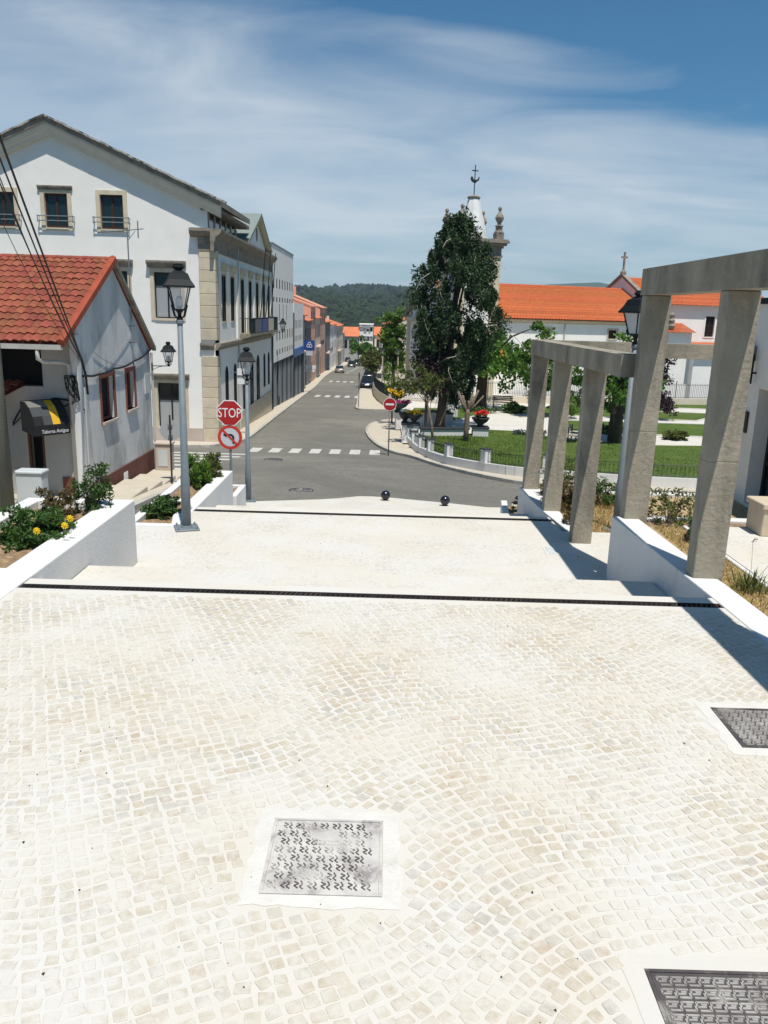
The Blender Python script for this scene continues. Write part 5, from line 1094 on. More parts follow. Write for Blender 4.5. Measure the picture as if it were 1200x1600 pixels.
for y in (1.2, 4.9, 8.1, 12.2): mb.box(-.12, -.001, y - .28, y + .28, -5.5, 2.6 if y in (1.2, 12.2) else 1.6)
mb.box(-.3, -.122, .6, 12.8, 1.9, 2.3); mb.box(-.25, -.002, 4.6, 8.4, -1.3, -1.0); mb.box(-.25, -.002, 5.2, 7.8, 1.5, 1.8); lo('front_pilasters', mb, 'stone')
mb = MB(); mb.box(-.06, -.003, 5.3, 7.7, -5.5, -1.3); mb.box(-.06, -.003, 5.8, 7.2, -.6, 1.5); lo('front_door', mb, 'browndoor')
# tower
tx0, tx1, ty0, ty1 = -1.4, 1.8, -3.8, -.6; tcx, tcy = .2, -2.2
mb = MB(); wallgrid(mb, (0, ty0, 0), (1, 0, 0), (0, -1, 0), tx0, tx1, -5.5, 8.0, [(-.4, .8, 4.6, 7.0)], .5); wallgrid(mb, (tx0, 0, 0), (0, -1, 0), (-1, 0, 0), -ty1, -ty0, -5.5, 8.0, [(1.6, 2.8, 4.6, 7.0)], .5); mb.quad((tx1, ty0, -5.5), (tx1, ty1, -5.5), (tx1, ty1, 8), (tx1, ty0, 8)); mb.quad((tx0, ty1, -5.5), (tx0, ty1, 8), (tx1, ty1, 8), (tx1, ty1, -5.5)); lo('tower_wall', mb, 'white')
mb = MB(); mb.box(tx0 + .55, tx1 - .55, ty0 + .55, ty1 - .55, 3.5, 7.9); lo('belfry_interior', mb, 'dark')
mb = MB(); mb.lathe([(.02, 1.1), (.28, 1.0), (.34, .5), (.5, .1), (.55, 0)], (.2, ty0 + .3, 5.0), 14); lo('bell', mb, 'darkstone')
mb = MB()
for (x, y) in ((tx0, ty0), (tx1, ty0), (tx0, ty1), (tx1, ty1)): mb.box(x - .3 if x == tx0 else x - .42, x + .42 if x == tx0 else x + .3, y - .28, y + .42, -5.5, 7.3)
lo('tower_pilasters', mb, 'stone')
mb = MB()
for (z0, z1, e) in ((7.3, 7.5, .38), (7.502, 8.05, .30), (8.052, 8.25, .42), (8.252, 8.45, .62), (8.452, 8.62, .78), (8.622, 8.74, .70)): mb.box(tx0 - e, tx1 + e, ty0 - e, ty1 + e, z0, z1)
lo('tower_cornice', mb, 'darkstone')
mb = MB(); mb.lathe([(1.35, 8.742), (1.28, 9.0), (1.05, 9.9), (.76, 10.9), (.46, 11.95), (.44, 12.0)], (tcx, tcy, 0), 8, .5); lo('spire', mb, 'towerwhite'); mb = MB(); mb.lathe([(.5, 12.0), (.54, 12.06), (.54, 12.14), (.3, 12.24), (.06, 12.3)], (tcx, tcy, 0), 8, .5); lo('spire_cap', mb, 'darkstone')
mb = MB(); mb.tube([(tcx, tcy, 12.2), (tcx, tcy, 14.6)], .04, 6); mb.box(tcx - .28, tcx + .28, tcy - .03, tcy + .03, 14.12, 14.2); vane = lo('weather_vane', mb, 'iron')
mb = MB(); mb.ext([(-.38, .25), (-.30, .05), (-.1, -.08), (.1, -.08), (.22, .05), (.34, .1), (.42, .35), (.36, .42), (.26, .22), (.1, .16), (-.12, .2), (-.2, .38), (-.3, .42)], (tcx, tcy - .03, 13.3), (1, 0, 0), (0, 0, 1), (0, .06, 0)); lo('rooster', mb, 'iron', vane)
for (x, y) in ((tx0 - .06, ty0 - .06), (tx1 + .06, ty0 - .06), (tx0 - .06, ty1 + .06), (tx1 + .06, ty1 + .06)):
    mb = MB(); mb.box(x - .34, x + .34, y - .34, y + .34, 8.742, 9.25); mb.lathe([(q * .78, z) for q, z in [(.5, 9.25), (.5, 9.36), (.36, 9.44), (.36, 9.75), (.5, 9.82), (.22, 9.9), (.2, 10.02), (.42, 10.3), (.46, 10.45), (.36, 10.65), (.16, 10.88), (.12, 11.0), (.2, 11.1), (.2, 11.22), (.1, 11.32)]], (x, y, 0), 14); lo('pinnacle', mb, 'darkstone', smooth=False)
# chancel and sacristy
mb = MB(); wh = [(27.6, 28.7, 1.2, 3.2)]; wallgrid(mb, (0, 1.5, 0), (1, 0, 0), (0, -1, 0), 21.0, 36, -5.5, 4.2, wh); mb.quad((21, 12, -5.5), (21, 1.5, -5.5), (21, 1.5, 4.2), (21, 6.75, 6.9), (21, 12, 4.2)); lo('chancel_wall', mb, 'white'); locwin(CH, (0, 1.5, 0), (1, 0, 0), (0, -1, 0), wh[0], fm='woodframe', pm='dark', cols=2, rows=(.25, .5, .75), surround='white', sw=.16)
lo('chancel_roof', corr(21.2, 36, 1.0, 4.15, 6.75, 6.8), 'tile_orange', kind='stuff'); mb = MB(); mb.quad((21.2, 6.75, 6.8), (36, 6.75, 6.8), (36, 12.4, 4.1), (21.2, 12.4, 4.1)); lo('chancel_far_roof', mb, 'tile_orange')
mb = MB()
for (a, b) in (((21.05, 1.2, 4.0), (21.05, 6.75, 6.95)), ((21.05, 12.3, 4.0), (21.05, 6.75, 6.95))): d = Vector(b) - Vector(a); mb.obox((Vector(a) + Vector(b)) / 2 + Vector((0, 0, .12)), d / 2, (.25, 0, 0), (0, 0, .14))
lo('chancel_coping', mb, 'darkstone')
mb = MB(); mb.lathe([(.3, 0), (.3, .3), (.14, .4), (.11, .7)], (21.05, 6.75, 7.1), 8); mb.box(20.97, 21.13, 6.67, 6.83, 7.8, 9.3); mb.box(20.7, 21.4, 6.68, 6.82, 8.7, 8.88); lo('stone_cross', mb, 'darkstone')
mb = MB(); mb.box(22.0, 24.6, -.5, 1.45, -5.5, 1.6); mb.box(24.6, 34, -1.2, 1.45, -5.5, -.6); lo('sacristy_wall', mb, 'white'); lo('sacristy_roof', corr(24.3, 34.3, -1.6, -.55, 1.45, .6), 'tile_orange', kind='stuff'); lo('side_chapel_roof', corr(21.8, 24.8, -.9, 1.55, 1.45, 2.4), 'tile_orange', kind='stuff')
mb = MB(); mb.lathe([(.3, 0), (.4, .3), (.25, .5), (.35, .8), (.2, 1.0), (.3, 1.3), (.1, 1.6)], (22.3, -.2, 1.9), 8); lo('stone_urn', mb, 'darkstone')
mb = MB(); mb.box(26.8, 28.2, -1.23, -1.205, -5.2, -1.8); lo('sacristy_door', mb, 'browndoor')
t = thing('church_banner', 'small white banner with orange, yellow and green shapes on the church wall', 'banner', (10.6, 73.9, -.5), R(18))
for (x0, x1, z0, z1, m, d) in ((-.95, .95, -1.1, 1.0, 'white_sign', 0), (-.62, -.28, -.5, .72, 'orange_fl', .01), (-.27, .02, -.45, .78, 'awn_yellow', .012), (.05, .7, -.62, .05, 'green_fl', .011)):
    mb = MB(); mb.box(x0, x1, -.05 - d, -.02 - d, z0, z1); o = lo('banner_cloth' if d == 0 else 'printed_shape', mb, m, t)
mb = MB(); mb.ext([(.0, .05), (.75, .05), (.37, .42)], (0, -.064, 0), (1, 0, 0), (0, 0, 1), (0, .002, 0)); lo('printed_roof', mb, 'green_fl', t)
# ------------------------------------------------------------------ park: ground, lawns, fence
mb = grid([.9, 3, 6, 10, 16, 24, 34, 46], [42.5, 44, 46.5, 50, 55, 60, 66, 74], lambda x, y: Gg(y) - .002); struct('park_paving', mb, 'pavefar')
FN = smoothpl([(44, 24.0), (30, 25.2), (18, 26.2), (10.0, 27.0), (7.4, 27.9), (5.2, 29.2), (4.2, 30.3), (2.95, 32.7), (2.3, 34.9), (1.75, 38.4), (1.4, 41.5), (1.05, 46)], 5)
far = [(44, 44), (24, 46), (14, 44.5), (10, 46.5), (8.5, 48.5), (6.2, 49.4), (5.2, 47.2), (4.2, 46.8), (2.2, 46.5), (1.25, 46.6)]
farp = []
for i, p in enumerate(FN):
    q = i / (len(FN) - 1) * (len(far) - 1); k = min(int(q), len(far) - 2); farp.append(tuple(Vector(far[k]).lerp(Vector(far[k + 1]), q - k)))
mb = MB(); nn = 9
for i in range(len(FN)):
    for k in range(nn + 1):
        p = Vector(FN[i]).lerp(Vector(farp[i]), k / nn); mb.v.append((p.x, p.y, Gg(p.y) + .03 + .02 * math.sin(p.x * 3 + p.y * 2)))
mb.f = [(i * (nn + 1) + k, i * (nn + 1) + k + 1, (i + 1) * (nn + 1) + k + 1, (i + 1) * (nn + 1) + k) for i in range(len(FN) - 1) for k in range(nn)]
mb.f = [f[::-1] for f in mb.f]; struct('lawn', mb, 'lawn', smooth=True)
def lawnpatch(poly, h=.03):
    mb = MB(); mb.prism(poly, -4.6, [Gg(y) + h for x, y in poly]); o = struct('lawn_patch', mb, 'lawn')
    mb = MB(); n = len(poly)
    for i in range(n):
        a = Vector((*poly[i], Gg(poly[i][1]))); b = Vector((*poly[(i + 1) % n], Gg(poly[(i + 1) % n][1]))); d = (b - a); L_ = d.length; d.normalize(); s = Vector((d.y, -d.x, 0)) * .12
        mb.add([a, b, b + s, a + s] + [p + Vector((0, 0, .07)) for p in (a, b, b + s, a + s)], [(4, 5, 6, 7), (0, 1, 5, 4), (1, 2, 6, 5), (2, 3, 7, 6), (3, 0, 4, 7)])
    obj('edging', mb, 'mortar', o)
lawnpatch([(1.4, 52), (4.2, 52.6), (7.2, 58), (6.6, 61), (2, 60)]); lawnpatch([(11.3, 49.5), (20, 48.6), (24, 52), (22, 55), (12, 55)]); lawnpatch([(10, 58.5), (22, 57), (26, 62), (9.5, 63.5)]); lawnpatch([(16, 66.5), (30, 65), (36, 72), (26, 74)])
PF = thing('park_fence', 'low white park wall with square posts and black iron railings along the bend', 'fence', (4, 31, -3.4))
FS = []
acc = 0.; prev = None; stops = []
dense = smoothpl(FN, 4)
for p in dense:
    p = Vector(p)
    if prev is not None: acc += (p - prev).length
    stops.append((acc, p)); prev = p
def at(s):
    for i in range(len(stops) - 1):
        if stops[i][0] <= s <= stops[i + 1][0]:
            f_ = (s - stops[i][0]) / max(1e-6, stops[i + 1][0] - stops[i][0]); return stops[i][1].lerp(stops[i + 1][1], f_)
    return stops[-1][1]
bz = lambda y: G(y) + .10
mb = MB(); ns = int(acc / .4)
for i in range(ns):
    a, b = at(acc * i / ns), at(acc * (i + 1) / ns); t_ = (b - a).normalized(); s = Vector((-t_.y, t_.x)) * .11
    q = [a - s, b - s, b + s, a + s]; mb.add([(p.x, p.y, bz(p.y) - .3) for p in q] + [(p.x, p.y, bz(p.y) + .36) for p in q], [(4, 5, 6, 7), (0, 1, 5, 4), (2, 3, 7, 6)] + ([(3, 0, 4, 7)] if i == 0 else []) + ([(1, 2, 6, 5)] if i == ns - 1 else []))
obj('low_wall', mb, 'whitewash', PF)
posts = []; s = 3.2
while s < acc: posts.append(s); s += 2.95 if acc - s > 12 else 2.3
for s in posts:
    p = at(s); mb = MB(); t_ = (at(min(acc, s + .1)) - at(s - .1)).normalized(); u_ = Vector((t_.x, t_.y, 0)); v_ = Vector((-t_.y, t_.x, 0)); z = bz(p.y)
    mb.obox((p.x, p.y, z + .62), u_ * .15, v_ * .14, (0, 0, .27)); po = obj('post', mb, 'whitewash', PF); mb = MB(); mb.obox((p.x, p.y, z + .91), u_ * .18, v_ * .17, (0, 0, .02)); obj('post_cap', mb, 'capdark', po)
for i in range(len(posts) - 1):
    mb = MB(); a, b = posts[i] + .16, posts[i + 1] - .16; n = max(6, int((b - a) / .14)); P = [at(a + (b - a) * k / n) for k in range(n + 1)]
    for zz in (.42, .80): mb.tube([(p.x, p.y, bz(p.y) + zz) for p in P], .010, 4)
    for k, p in enumerate(P):
        mb.tube([(p.x, p.y, bz(p.y) + .37), (p.x, p.y, bz(p.y) + .80)], .006, 4, False)
        if k < n:
            q = P[k + 1]; mb.tube([(p.x + (q.x - p.x) * f_, p.y + (q.y - p.y) * f_, bz(p.y) + .66 + .12 * math.sin(math.pi * f_)) for f_ in (0, .25, .5, .75, 1)], .005, 4, False)
    obj('railing', mb, 'iron', PF)
def railing(P, base, h, label, m='iron', wall_h=.5, wm='cream', name='railing_wall', step=.16, thick=.24, postn=2.6):
    t = thing(name, label, 'fence', (*P[0], base(P[0][1]))); mb = MB(); rail = MB()
    for i in range(len(P) - 1):
        a, b = Vector(P[i]), Vector(P[i + 1]); d = (b - a).normalized(); s = Vector((-d.y, d.x)) * thick / 2; q = [a - s, b - s, b + s, a + s]
        mb.add([(p.x, p.y, base(p.y) - 1.2) for p in q] + [(p.x, p.y, base(p.y) + wall_h) for p in q], [(4, 5, 6, 7), (0, 1, 5, 4), (2, 3, 7, 6), (3, 0, 4, 7), (1, 2, 6, 5)])
        n = max(2, int((b - a).length / step))
        for k in range(n + 1): p = a.lerp(b, k / n); rail.tube([(p.x, p.y, base(p.y) + wall_h), (p.x, p.y, base(p.y) + wall_h + h)], .013, 4, False)
        for zz in (.08, h * .9): rail.tube([(a.x, a.y, base(a.y) + wall_h + zz), (b.x, b.y, base(b.y) + wall_h + zz)], .016, 4)
        n2 = max(1, int((b - a).length / postn))
        for k in range(n2): p = a.lerp(b, k / n2); m2 = MB(); m2.tube([(p.x, p.y, base(p.y) + wall_h - .02), (p.x, p.y, base(p.y) + wall_h + h + .18)], .035, 6); obj('railing_post', m2, m, t)
    obj('wall', mb, wm, t); obj('bars', rail, m, t, kind='stuff')
railing([(4.7, 63.4), (11.4, 66.3), (21.4, 68.2), (34, 70.5)], Gg, 1.25, 'tall iron railing on a cream base in front of the church', wall_h=.55)
railing([(4.7, 63.6), (1.2, 66.4), (.1, 68.5), (-.3, 72), (-.75, 76), (-1.3, 84), (-1.7, 97)], lambda y: max(G(y) + .1, -5.6 - .03 * max(0, y - 70)), .95, 'curved cream retaining wall with iron railing beside the street', wall_h=.95)
# pedestals, dark capped walls, urns with flowers
def cappedwall(a, b, z, h, label, w=.3):
    t = thing('capped_wall', label, 'wall', (*a, z)); a = Vector(a); b = Vector(b); d = (b - a); L_ = d.length; d.normalize(); s = Vector((-d.y, d.x)); c = (a + b) / 2
    mb = MB(); mb.obox((c.x, c.y, z + h / 2 - .1), (d.x * L_ / 2, d.y * L_ / 2, 0), (s.x * w / 2, s.y * w / 2, 0), (0, 0, h / 2 + .1)); obj('wall_body', mb, 'whitewash', t)
    mb = MB(); mb.obox((c.x, c.y, z + h + .045), (d.x * (L_ / 2 + .05), d.y * (L_ / 2 + .05), 0), (s.x * (w / 2 + .06), s.y * (w / 2 + .06), 0), (0, 0, .043)); obj('cap', mb, 'capdark', t)
Z0 = -4.16
cappedwall((1.95, 45.75), (4.75, 46.25), Z0, .42, 'low white wall with dark cap between the yellow and the red flower bowls')
cappedwall((.85, 43.5), (1.75, 43.5), -4.1, .92, 'white pedestal with dark cap carrying the yellow flowers', .8)
cappedwall((5.0, 46.4), (5.9, 46.4), Z0, .50, 'white pedestal with dark cap under the bowl of red flowers', .8)
cappedwall((.55, 49.8), (3.7, 50.6), Z0, .85, 'higher white wall with dark cap behind the yellow flowers')
cappedwall((2.3, 52.2), (4.3, 52.2), Z0, .55, 'curving dark-edged bed wall behind the juniper trunk', .4)
cappedwall((3.9, 55.8), (4.9, 55.8), Z0, .95, 'white pedestal with dark cap under the pale bowl', .8)
LR = np.random.RandomState(11)
def leafmesh(clumps, per, size, aspect=.45, seed=0, droop=0., upb=.3, fold=.25):
    r = np.random.RandomState(seed); V = []; n_t = 0
    for (cx, cy, cz, rx, ry_, rz_) in clumps:
        n = int(per * (.7 + .6 * r.rand())); d = r.randn(n, 3); d /= np.linalg.norm(d, axis=1)[:, None] + 1e-9; rad = r.rand(n) ** .45
        c = np.array([cx, cy, cz]) + d * rad[:, None] * np.array([rx, ry_, rz_])
        ax = d * .9 + r.randn(n, 3) * .7; ax[:, 2] += upb - droop; ax /= np.linalg.norm(ax, axis=1)[:, None] + 1e-9
        sd = np.cross(ax, r.randn(n, 3)); sd /= np.linalg.norm(sd, axis=1)[:, None] + 1e-9; nm = np.cross(ax, sd)
        s = size * (.55 + .9 * r.rand(n))[:, None]
        V.append(np.stack([c - ax * s * .5, c + sd * s * aspect * .5 + nm * s * fold * .3, c + ax * s * .5, c - sd * s * aspect * .5 + nm * s * fold * .3], 1).reshape(-1, 3)); n_t += n
    V = np.concatenate(V); mb = MB(); mb.v = [tuple(v) for v in V.tolist()]; mb.f = [(4 * i, 4 * i + 1, 4 * i + 2, 4 * i + 3) for i in range(n_t)]; return mb
def urn(x, y, z, label, fm, s=1., leaf='leaf_bush', spread=.42, h=.28):
    t = thing('flower_bowl', label, 'flower pot', (x, y, z)); mb = MB(); mb.lathe([(.2 * s, 0), (.22 * s, .04), (.14 * s, .09), (.16 * s, .14), (.34 * s, .28), (.44 * s, .46), (.46 * s, .52), (.40 * s, .52), (.36 * s, .46)], (x, y, z), 18); obj('bowl', mb, 'capdark', t, True)
    r = np.random.RandomState(int(abs(x * 77 + y * 13))); cl = [(x + spread * s * .8 * r.randn() * .5, y + spread * s * .8 * r.randn() * .5, z + .55 * s + h * .5 * r.rand(), .16 * s, .16 * s, .12 * s) for k in range(14)]
    obj('leaves', leafmesh(cl, 26, .11 * s, .5, 3), leaf, t); cl = [(c[0], c[1], c[2] + .09, .17 * s, .17 * s, .10 * s) for c in cl]; obj('blossoms', leafmesh(cl, 34, .085 * s, .9, 4), fm, t)
    return t
urn(5.45, 46.4, Z0 + .59, 'dark bowl of bright red flowers on a white pedestal', 'fl_red', 1.15); urn(1.5, 43.35, -4.1 + 1.01, 'bowl of yellow flowers on the near pedestal by the fence', 'fl_yellow', .85); urn(1.0, 43.75, -4.1 + 1.01, 'dark bowl with small white flowers beside the yellow ones', 'fl_white', .8)
u1 = urn(.75, 49.9, Z0 + .94, 'tall dark bowl overflowing with yellow and pink flowers', 'fl_yellow', 1.35, h=.9); obj('pink_blossoms', leafmesh([(.9 + .15 * k, 49.75, Z0 + 1.5 + .03 * (k % 2), .22, .2, .12) for k in range(-3, 4)], 60, .1, .9, 9), 'fl_pink', u1)
urn(4.4, 55.8, Z0 + 1.04, 'bowl of white flowers on the farther pedestal', 'fl_white', 1.2)
def bush(loc, label, m, w, h, seed, size=.09, n=40, per=46, aspect=.34, name='bush', cat='bush', stems=9, extra=None):
    x, y, z = loc; t = thing(name, label, cat, loc); r = np.random.RandomState(seed); mb = MB(); cl = []
    for k in range(stems):
        a = 6.28 * r.rand(); q = w * .5 * (.3 + .6 * r.rand()); tip = (x + q * math.cos(a), y + q * math.sin(a) * .9, z + h * (.55 + .42 * r.rand())); mb.tube([(x + .05 * r.randn(), y + .05 * r.randn(), z - .03), (x + (tip[0] - x) * .4, y + (tip[1] - y) * .4, z + (tip[2] - z) * .55), tip], [.011, .008, .004], 5)
        cl.append((*tip, w * .15, w * .15, h * .14))
    obj('stems', mb, 'barkpale', t)
    for k in range(n):
        a = 6.28 * r.rand(); q = w * .5 * math.sqrt(r.rand()); zz = z + h * (.10 + .80 * r.rand()) * (1 - .45 * (q / (w * .5)) ** 2); cl.append((x + q * math.cos(a), y + q * math.sin(a), zz, w * .13, w * .13, h * .12))
    obj('leaves', leafmesh(cl, per, size, aspect, seed), m, t)
    return t
b1 = bush((-4.24, 9.42, -.12), 'wide green bush with three yellow flowers in the near white planter', 'leaf_bush', .80, .46, 21, .075, 62, 56)
for (x, y, z) in ((-4.02, 8.93, .17), (-3.74, 9.05, .21), (-3.70, 9.12, .28)):
    mb = MB(); 
    for k in range(9): a = k * .698; mb.obox((x + .022 * math.cos(a), y - .01, z + .022 * math.sin(a)), (.02 * math.cos(a), 0, .02 * math.sin(a)), (-.008 * math.sin(a), 0, .008 * math.cos(a)), (0, .003, 0))
    mb.ball((x, y - .012, z), .014, 8, 6); obj('flower', mb, 'fl_yellow', b1)
bush((-4.06, 10.78, -.1), 'taller upright bush at the far end of the near white planter', 'leaf_bush', .54, .70, 22, .07, 30, 40); bush((-4.45, 10.5, -.1), 'low brownish shrub beside the taller bush in the near planter', 'leaf_brown', .45, .42, 23, .07, 22, 34)
bush((-4.08, 14.3, -1.03), 'dark round bush in the planter left of the tall lamp', 'leaf_bush', .68, .36, 24, .08, 44, 50); bush((-4.05, 16.9, -1.03), 'dense bright bush at the far end of the planter behind the lamp', 'leaf_bright', .62, .72, 25, .08, 50, 50); bush((-3.86, 17.55, -1.03), 'smaller olive bush next to the dense bright one', 'leaf_olive', .5, .58, 26, .08, 34, 40)
bush((4.05, 11.0, -.05), 'sparse brown-green shrub between the two tall pergola columns', 'leaf_olive', .62, .5, 27, .06, 26, 30)
bush((3.55, 15.9, -1.0), 'dry brown shrub beside the lower pergola columns', 'leaf_brown', .8, .55, 28, .07, 36, 36); bush((3.75, 16.6, -1.0), 'olive shrub behind the lower pergola columns', 'leaf_olive', .9, .85, 29, .07, 44, 36); bush((4.45, 16.3, -1.0), 'green shrub left of the white-glazed lamp post', 'leaf_bush', .8, .62, 30, .07, 36, 36); bush((3.45, 14.2, -.98), 'small dry tuft at the foot of the lower planter wall', 'leaf_brown', .35, .3, 31, .06, 14, 24)
bush((6.9, 11.6, -.9), 'reddish shrub in the bed behind the stone bench', 'leaf_brown', .9, 1.0, 32, .07, 30, 32); bush((3.25, 18.6, -1.82), 'bright green tuft in the tiny planter corner', 'leaf_bright', .4, .4, 33, .07, 16, 30)
bush((3.98, 10.0, -.05), 'small dark shrub against the nearest pergola column', 'leaf_bush', .26, .36, 34, .05, 14, 26)
t = thing('agapanthus_plant', 'strappy green plant with two dry seed stalks at the right planter edge', 'plant', (3.93, 8.12, -.04)); mb = MB(); r = np.random.RandomState(5)
for k in range(90):
    a = 6.28 * r.rand(); l = .12 + .16 * r.rand(); el_ = .5 + .9 * r.rand(); d = Vector((math.cos(a) * math.cos(el_), math.sin(a) * math.cos(el_), math.sin(el_))); p = Vector((3.93 + .07 * r.randn(), 8.12 + .09 * r.randn(), -.04)); s = Vector((-math.sin(a), math.cos(a), 0)) * .009
    m_ = p + d * l * .6; e = p + d * l + Vector((0, 0, -.05 * l)); mb.add([p - s, p + s, m_ + s, m_ - s, e], [(0, 1, 2, 3), (3, 2, 4)])
obj('leaves', mb, 'leaf_olive', t)
for (dx, dy, dz) in ((.08, .25, .46), (.26, -.02, .40)):
    mb = MB(); p = Vector((3.93, 8.12, .0)); e = p + Vector((dx, dy, dz)); mb.tube([p, p.lerp(e, .6) + Vector((0, 0, .02)), e], .0035, 5)
    for k in range(12): q = e + Vector(r.randn(3) * .018); mb.tube([e, q], .0015, 3); mb.ball(q, .006, 5, 4)
    obj('seed_stalk', mb, 'deadwood', t)
def drygrass(name, x0, x1, y0, y1, z, n, label, m='drygrass', hh=.10, seed=1):
    r = np.random.RandomState(seed); mb = MB()
    for k in range(n):
        x = x0 + (x1 - x0) * r.rand(); y = y0 + (y1 - y0) * r.rand(); a = 6.28 * r.rand(); l = hh * (.4 + r.rand()); d = Vector((.7 * r.randn(), .7 * r.randn(), 1)).normalized() * l; s = Vector((math.cos(a), math.sin(a), 0)) * .006
        mb.add([(x - s.x, y - s.y, z), (x + s.x, y + s.y, z), (x + d.x, y + d.y, z + d.z)], [(0, 1, 2)])
    o = obj(name, mb, m, kind='stuff'); tag(o, label, 'grass')
drygrass('dry_grass', 3.72, 4.12, 5.2, 10.7, -.04, 5200, 'strip of straw-coloured dry grass along the white wall by the pergola', hh=.07)
drygrass('dry_grass', 3.5, 5.2, 13.8, 17.2, -1.06, 5200, 'patch of dry golden grass between the lower pergola columns', hh=.14, seed=2)
r = np.random.RandomState(17); mb = MB()
for k in range(26000):
    i = int(r.rand() * (len(FN) - 1)); f1_ = r.rand(); f2_ = r.rand() ** 1.3; a = Vector(FN[i]).lerp(Vector(FN[i + 1]), f1_); b = Vector(farp[i]).lerp(Vector(farp[i + 1]), f1_); p = a.lerp(b, .03 + .94 * f2_)
    if p.x > 20: continue
    z = Gg(p.y) + .02; ang = 6.28 * r.rand(); sx_, sy_ = .018 * math.cos(ang), .018 * math.sin(ang); hh = .05 + .08 * r.rand(); dx, dy = .05 * r.randn(), .05 * r.randn()
    mb.add([(p.x - sx_, p.y - sy_, z), (p.x + sx_, p.y + sy_, z), (p.x + dx, p.y + dy, z + hh)], [(0, 1, 2)])
o = obj('lawn_grass', mb, 'grassblade', kind='stuff'); tag(o, 'short mown grass blades of the park lawn inside the curved fence', 'grass')
# ------------------------------------------------------------------ trees
def tree(loc, label, clumps, m, per, size, trunk, bark='bark', aspect=.5, seed=1, droop=0., limbs=(), name='tree', twigs=0):
    t = thing(name, label, 'tree', loc); mb = MB(); mb.tube([p for p, r_ in trunk], [r_ for p, r_ in trunk], 9); r = np.random.RandomState(seed + 50); tt = trunk[-1][0]
    n = len(trunk)
    for k in range(len(limbs) if limbs else min(16, len(clumps))):
        c = limbs[k] if limbs else clumps[int(r.rand() * len(clumps))]; q = trunk[min(n - 1, max(1, int(n * (.45 + .5 * r.rand()))))]; p = Vector(q[0]); e = Vector(c[:3]); md = p.lerp(e, .5) + Vector((0, 0, .12 * (e - p).length)); mb.tube([p, md, e], [q[1] * .5, q[1] * .3, .02], 6)
    obj('trunk', mb, bark, t, True)
    if twigs:
        mb = MB()
        for k in range(twigs):
            c = clumps[int(r.rand() * len(clumps))]; p = Vector(c[:3]); q = p + Vector((r.randn() * .9, -abs(r.randn()) * .5, -.6 - r.rand() * 1.2)); mb.tube([p, p.lerp(q, .5) + Vector((.1 * r.randn(), 0, .1)), q], [.03, .02, .008], 4)
        obj('bare_twigs', mb, 'deadwood', t, kind='stuff')
    obj('crown', leafmesh(clumps, per, size, aspect, seed, droop), m, t)
    return t
def crown(c, rx, ry_, rz_, n, cr, seed, shell=.5, noise=.25):
    r = np.random.RandomState(seed); out_ = []
    for k in range(n):
        d = r.randn(3); d /= np.linalg.norm(d); q = (shell + (1 - shell) * r.rand()) * (1 + noise * r.randn()); s = cr * (.6 + .8 * r.rand()); out_.append((c[0] + d[0] * rx * q, c[1] + d[1] * ry_ * q, c[2] + d[2] * rz_ * q, s, s, s * .8))
    return out_
# the big dark juniper in front of the church
r = np.random.RandomState(44); JC = []
prof = [(-2.2, 1.1), (-1.0, 1.8), (.5, 2.4), (2, 2.75), (3.5, 2.75), (5, 2.5), (6, 2.1), (6.8, 1.6), (7.4, 1.05), (8.0, .5)]
for k in range(290):
    z = -2.3 + 10.4 * r.rand() ** .9; rr = np.interp(z, [p[0] for p in prof], [p[1] for p in prof]); a = 6.28 * r.rand(); q = rr * (.30 + .70 * r.rand() ** .7) * (1 + .14 * math.sin(a * 3 + z * 1.3)); s = .22 + .44 * r.rand() ** 1.5
    JC.append((3.9 + .0 * z + q * math.cos(a), 49.9 + q * math.sin(a), z, s * .8, s * .8, s * 1.5))
JT = [((3.3, 49.7, -4.3), .34), ((3.38, 49.7, -3.2), .29), ((3.5, 49.75, -1.5), .27), ((3.7, 49.8, .5), .23), ((3.9, 49.9, 3), .17), ((4.0, 49.9, 5.5), .10), ((4.05, 49.9, 7.2), .04)]
tree((3.3, 49.7, -4.2), 'tall dark ragged conifer hiding most of the church tower', JC, 'leaf_conifer', 165, .20, JT, 'bark', .42, 45, .55, name='conifer_tree', twigs=46)
tree((7.05, 60.6, -4.2), 'broad-leaved tree with a thick dark trunk before the church railing', crown((8.6, 60.8, -.1), 3.4, 2.6, 1.9, 62, .62, 61) + crown((6.6, 60.2, -.4), 1.6, 1.6, 1.3, 20, .5, 62), 'leaf_plane', 105, .26, [((7.05, 60.6, -4.4), .52), ((7.05, 60.6, -3.2), .42), ((7.1, 60.6, -1.8), .38), ((7.3, 60.6, -.6), .25), ((7.5, 60.6, .4), .1)], 'bark', .75, 63)
tree((13.0, 45.3, -4.1), 'leafy tree with a thick black trunk seen between the pergola columns', crown((13.0, 45.6, -.4), 2.6, 2.2, 1.7, 60, .55, 71), 'leaf_plane', 95, .24, [((13.0, 45.3, -4.3), .42), ((13.0, 45.3, -2.4), .36), ((13.0, 45.4, -.9), .3), ((13.1, 45.5, .2), .12)], 'bark', .75, 72)
tree((10.9, 57, -4.2), 'smaller leafy tree behind the first lower pergola column', crown((10.9, 57, -1.0), 1.7, 1.6, 1.7, 36, .5, 74), 'leaf_plane', 85, .24, [((10.9, 57, -4.4), .22), ((10.9, 57, -2.5), .17), ((10.9, 57, -.8), .08)], 'bark', .75, 75)
tree((19.3, 60, -4.2), 'purple-leaved plum tree seen between the tall pergola columns', crown((19.4, 60, -.7), 2.0, 1.8, 1.3, 40, .5, 76), 'leaf_purple', 80, .22, [((19.3, 60, -4.4), .16), ((19.3, 60, -2.6), .12), ((19.4, 60, -.8), .06)], 'bark', .6, 77)
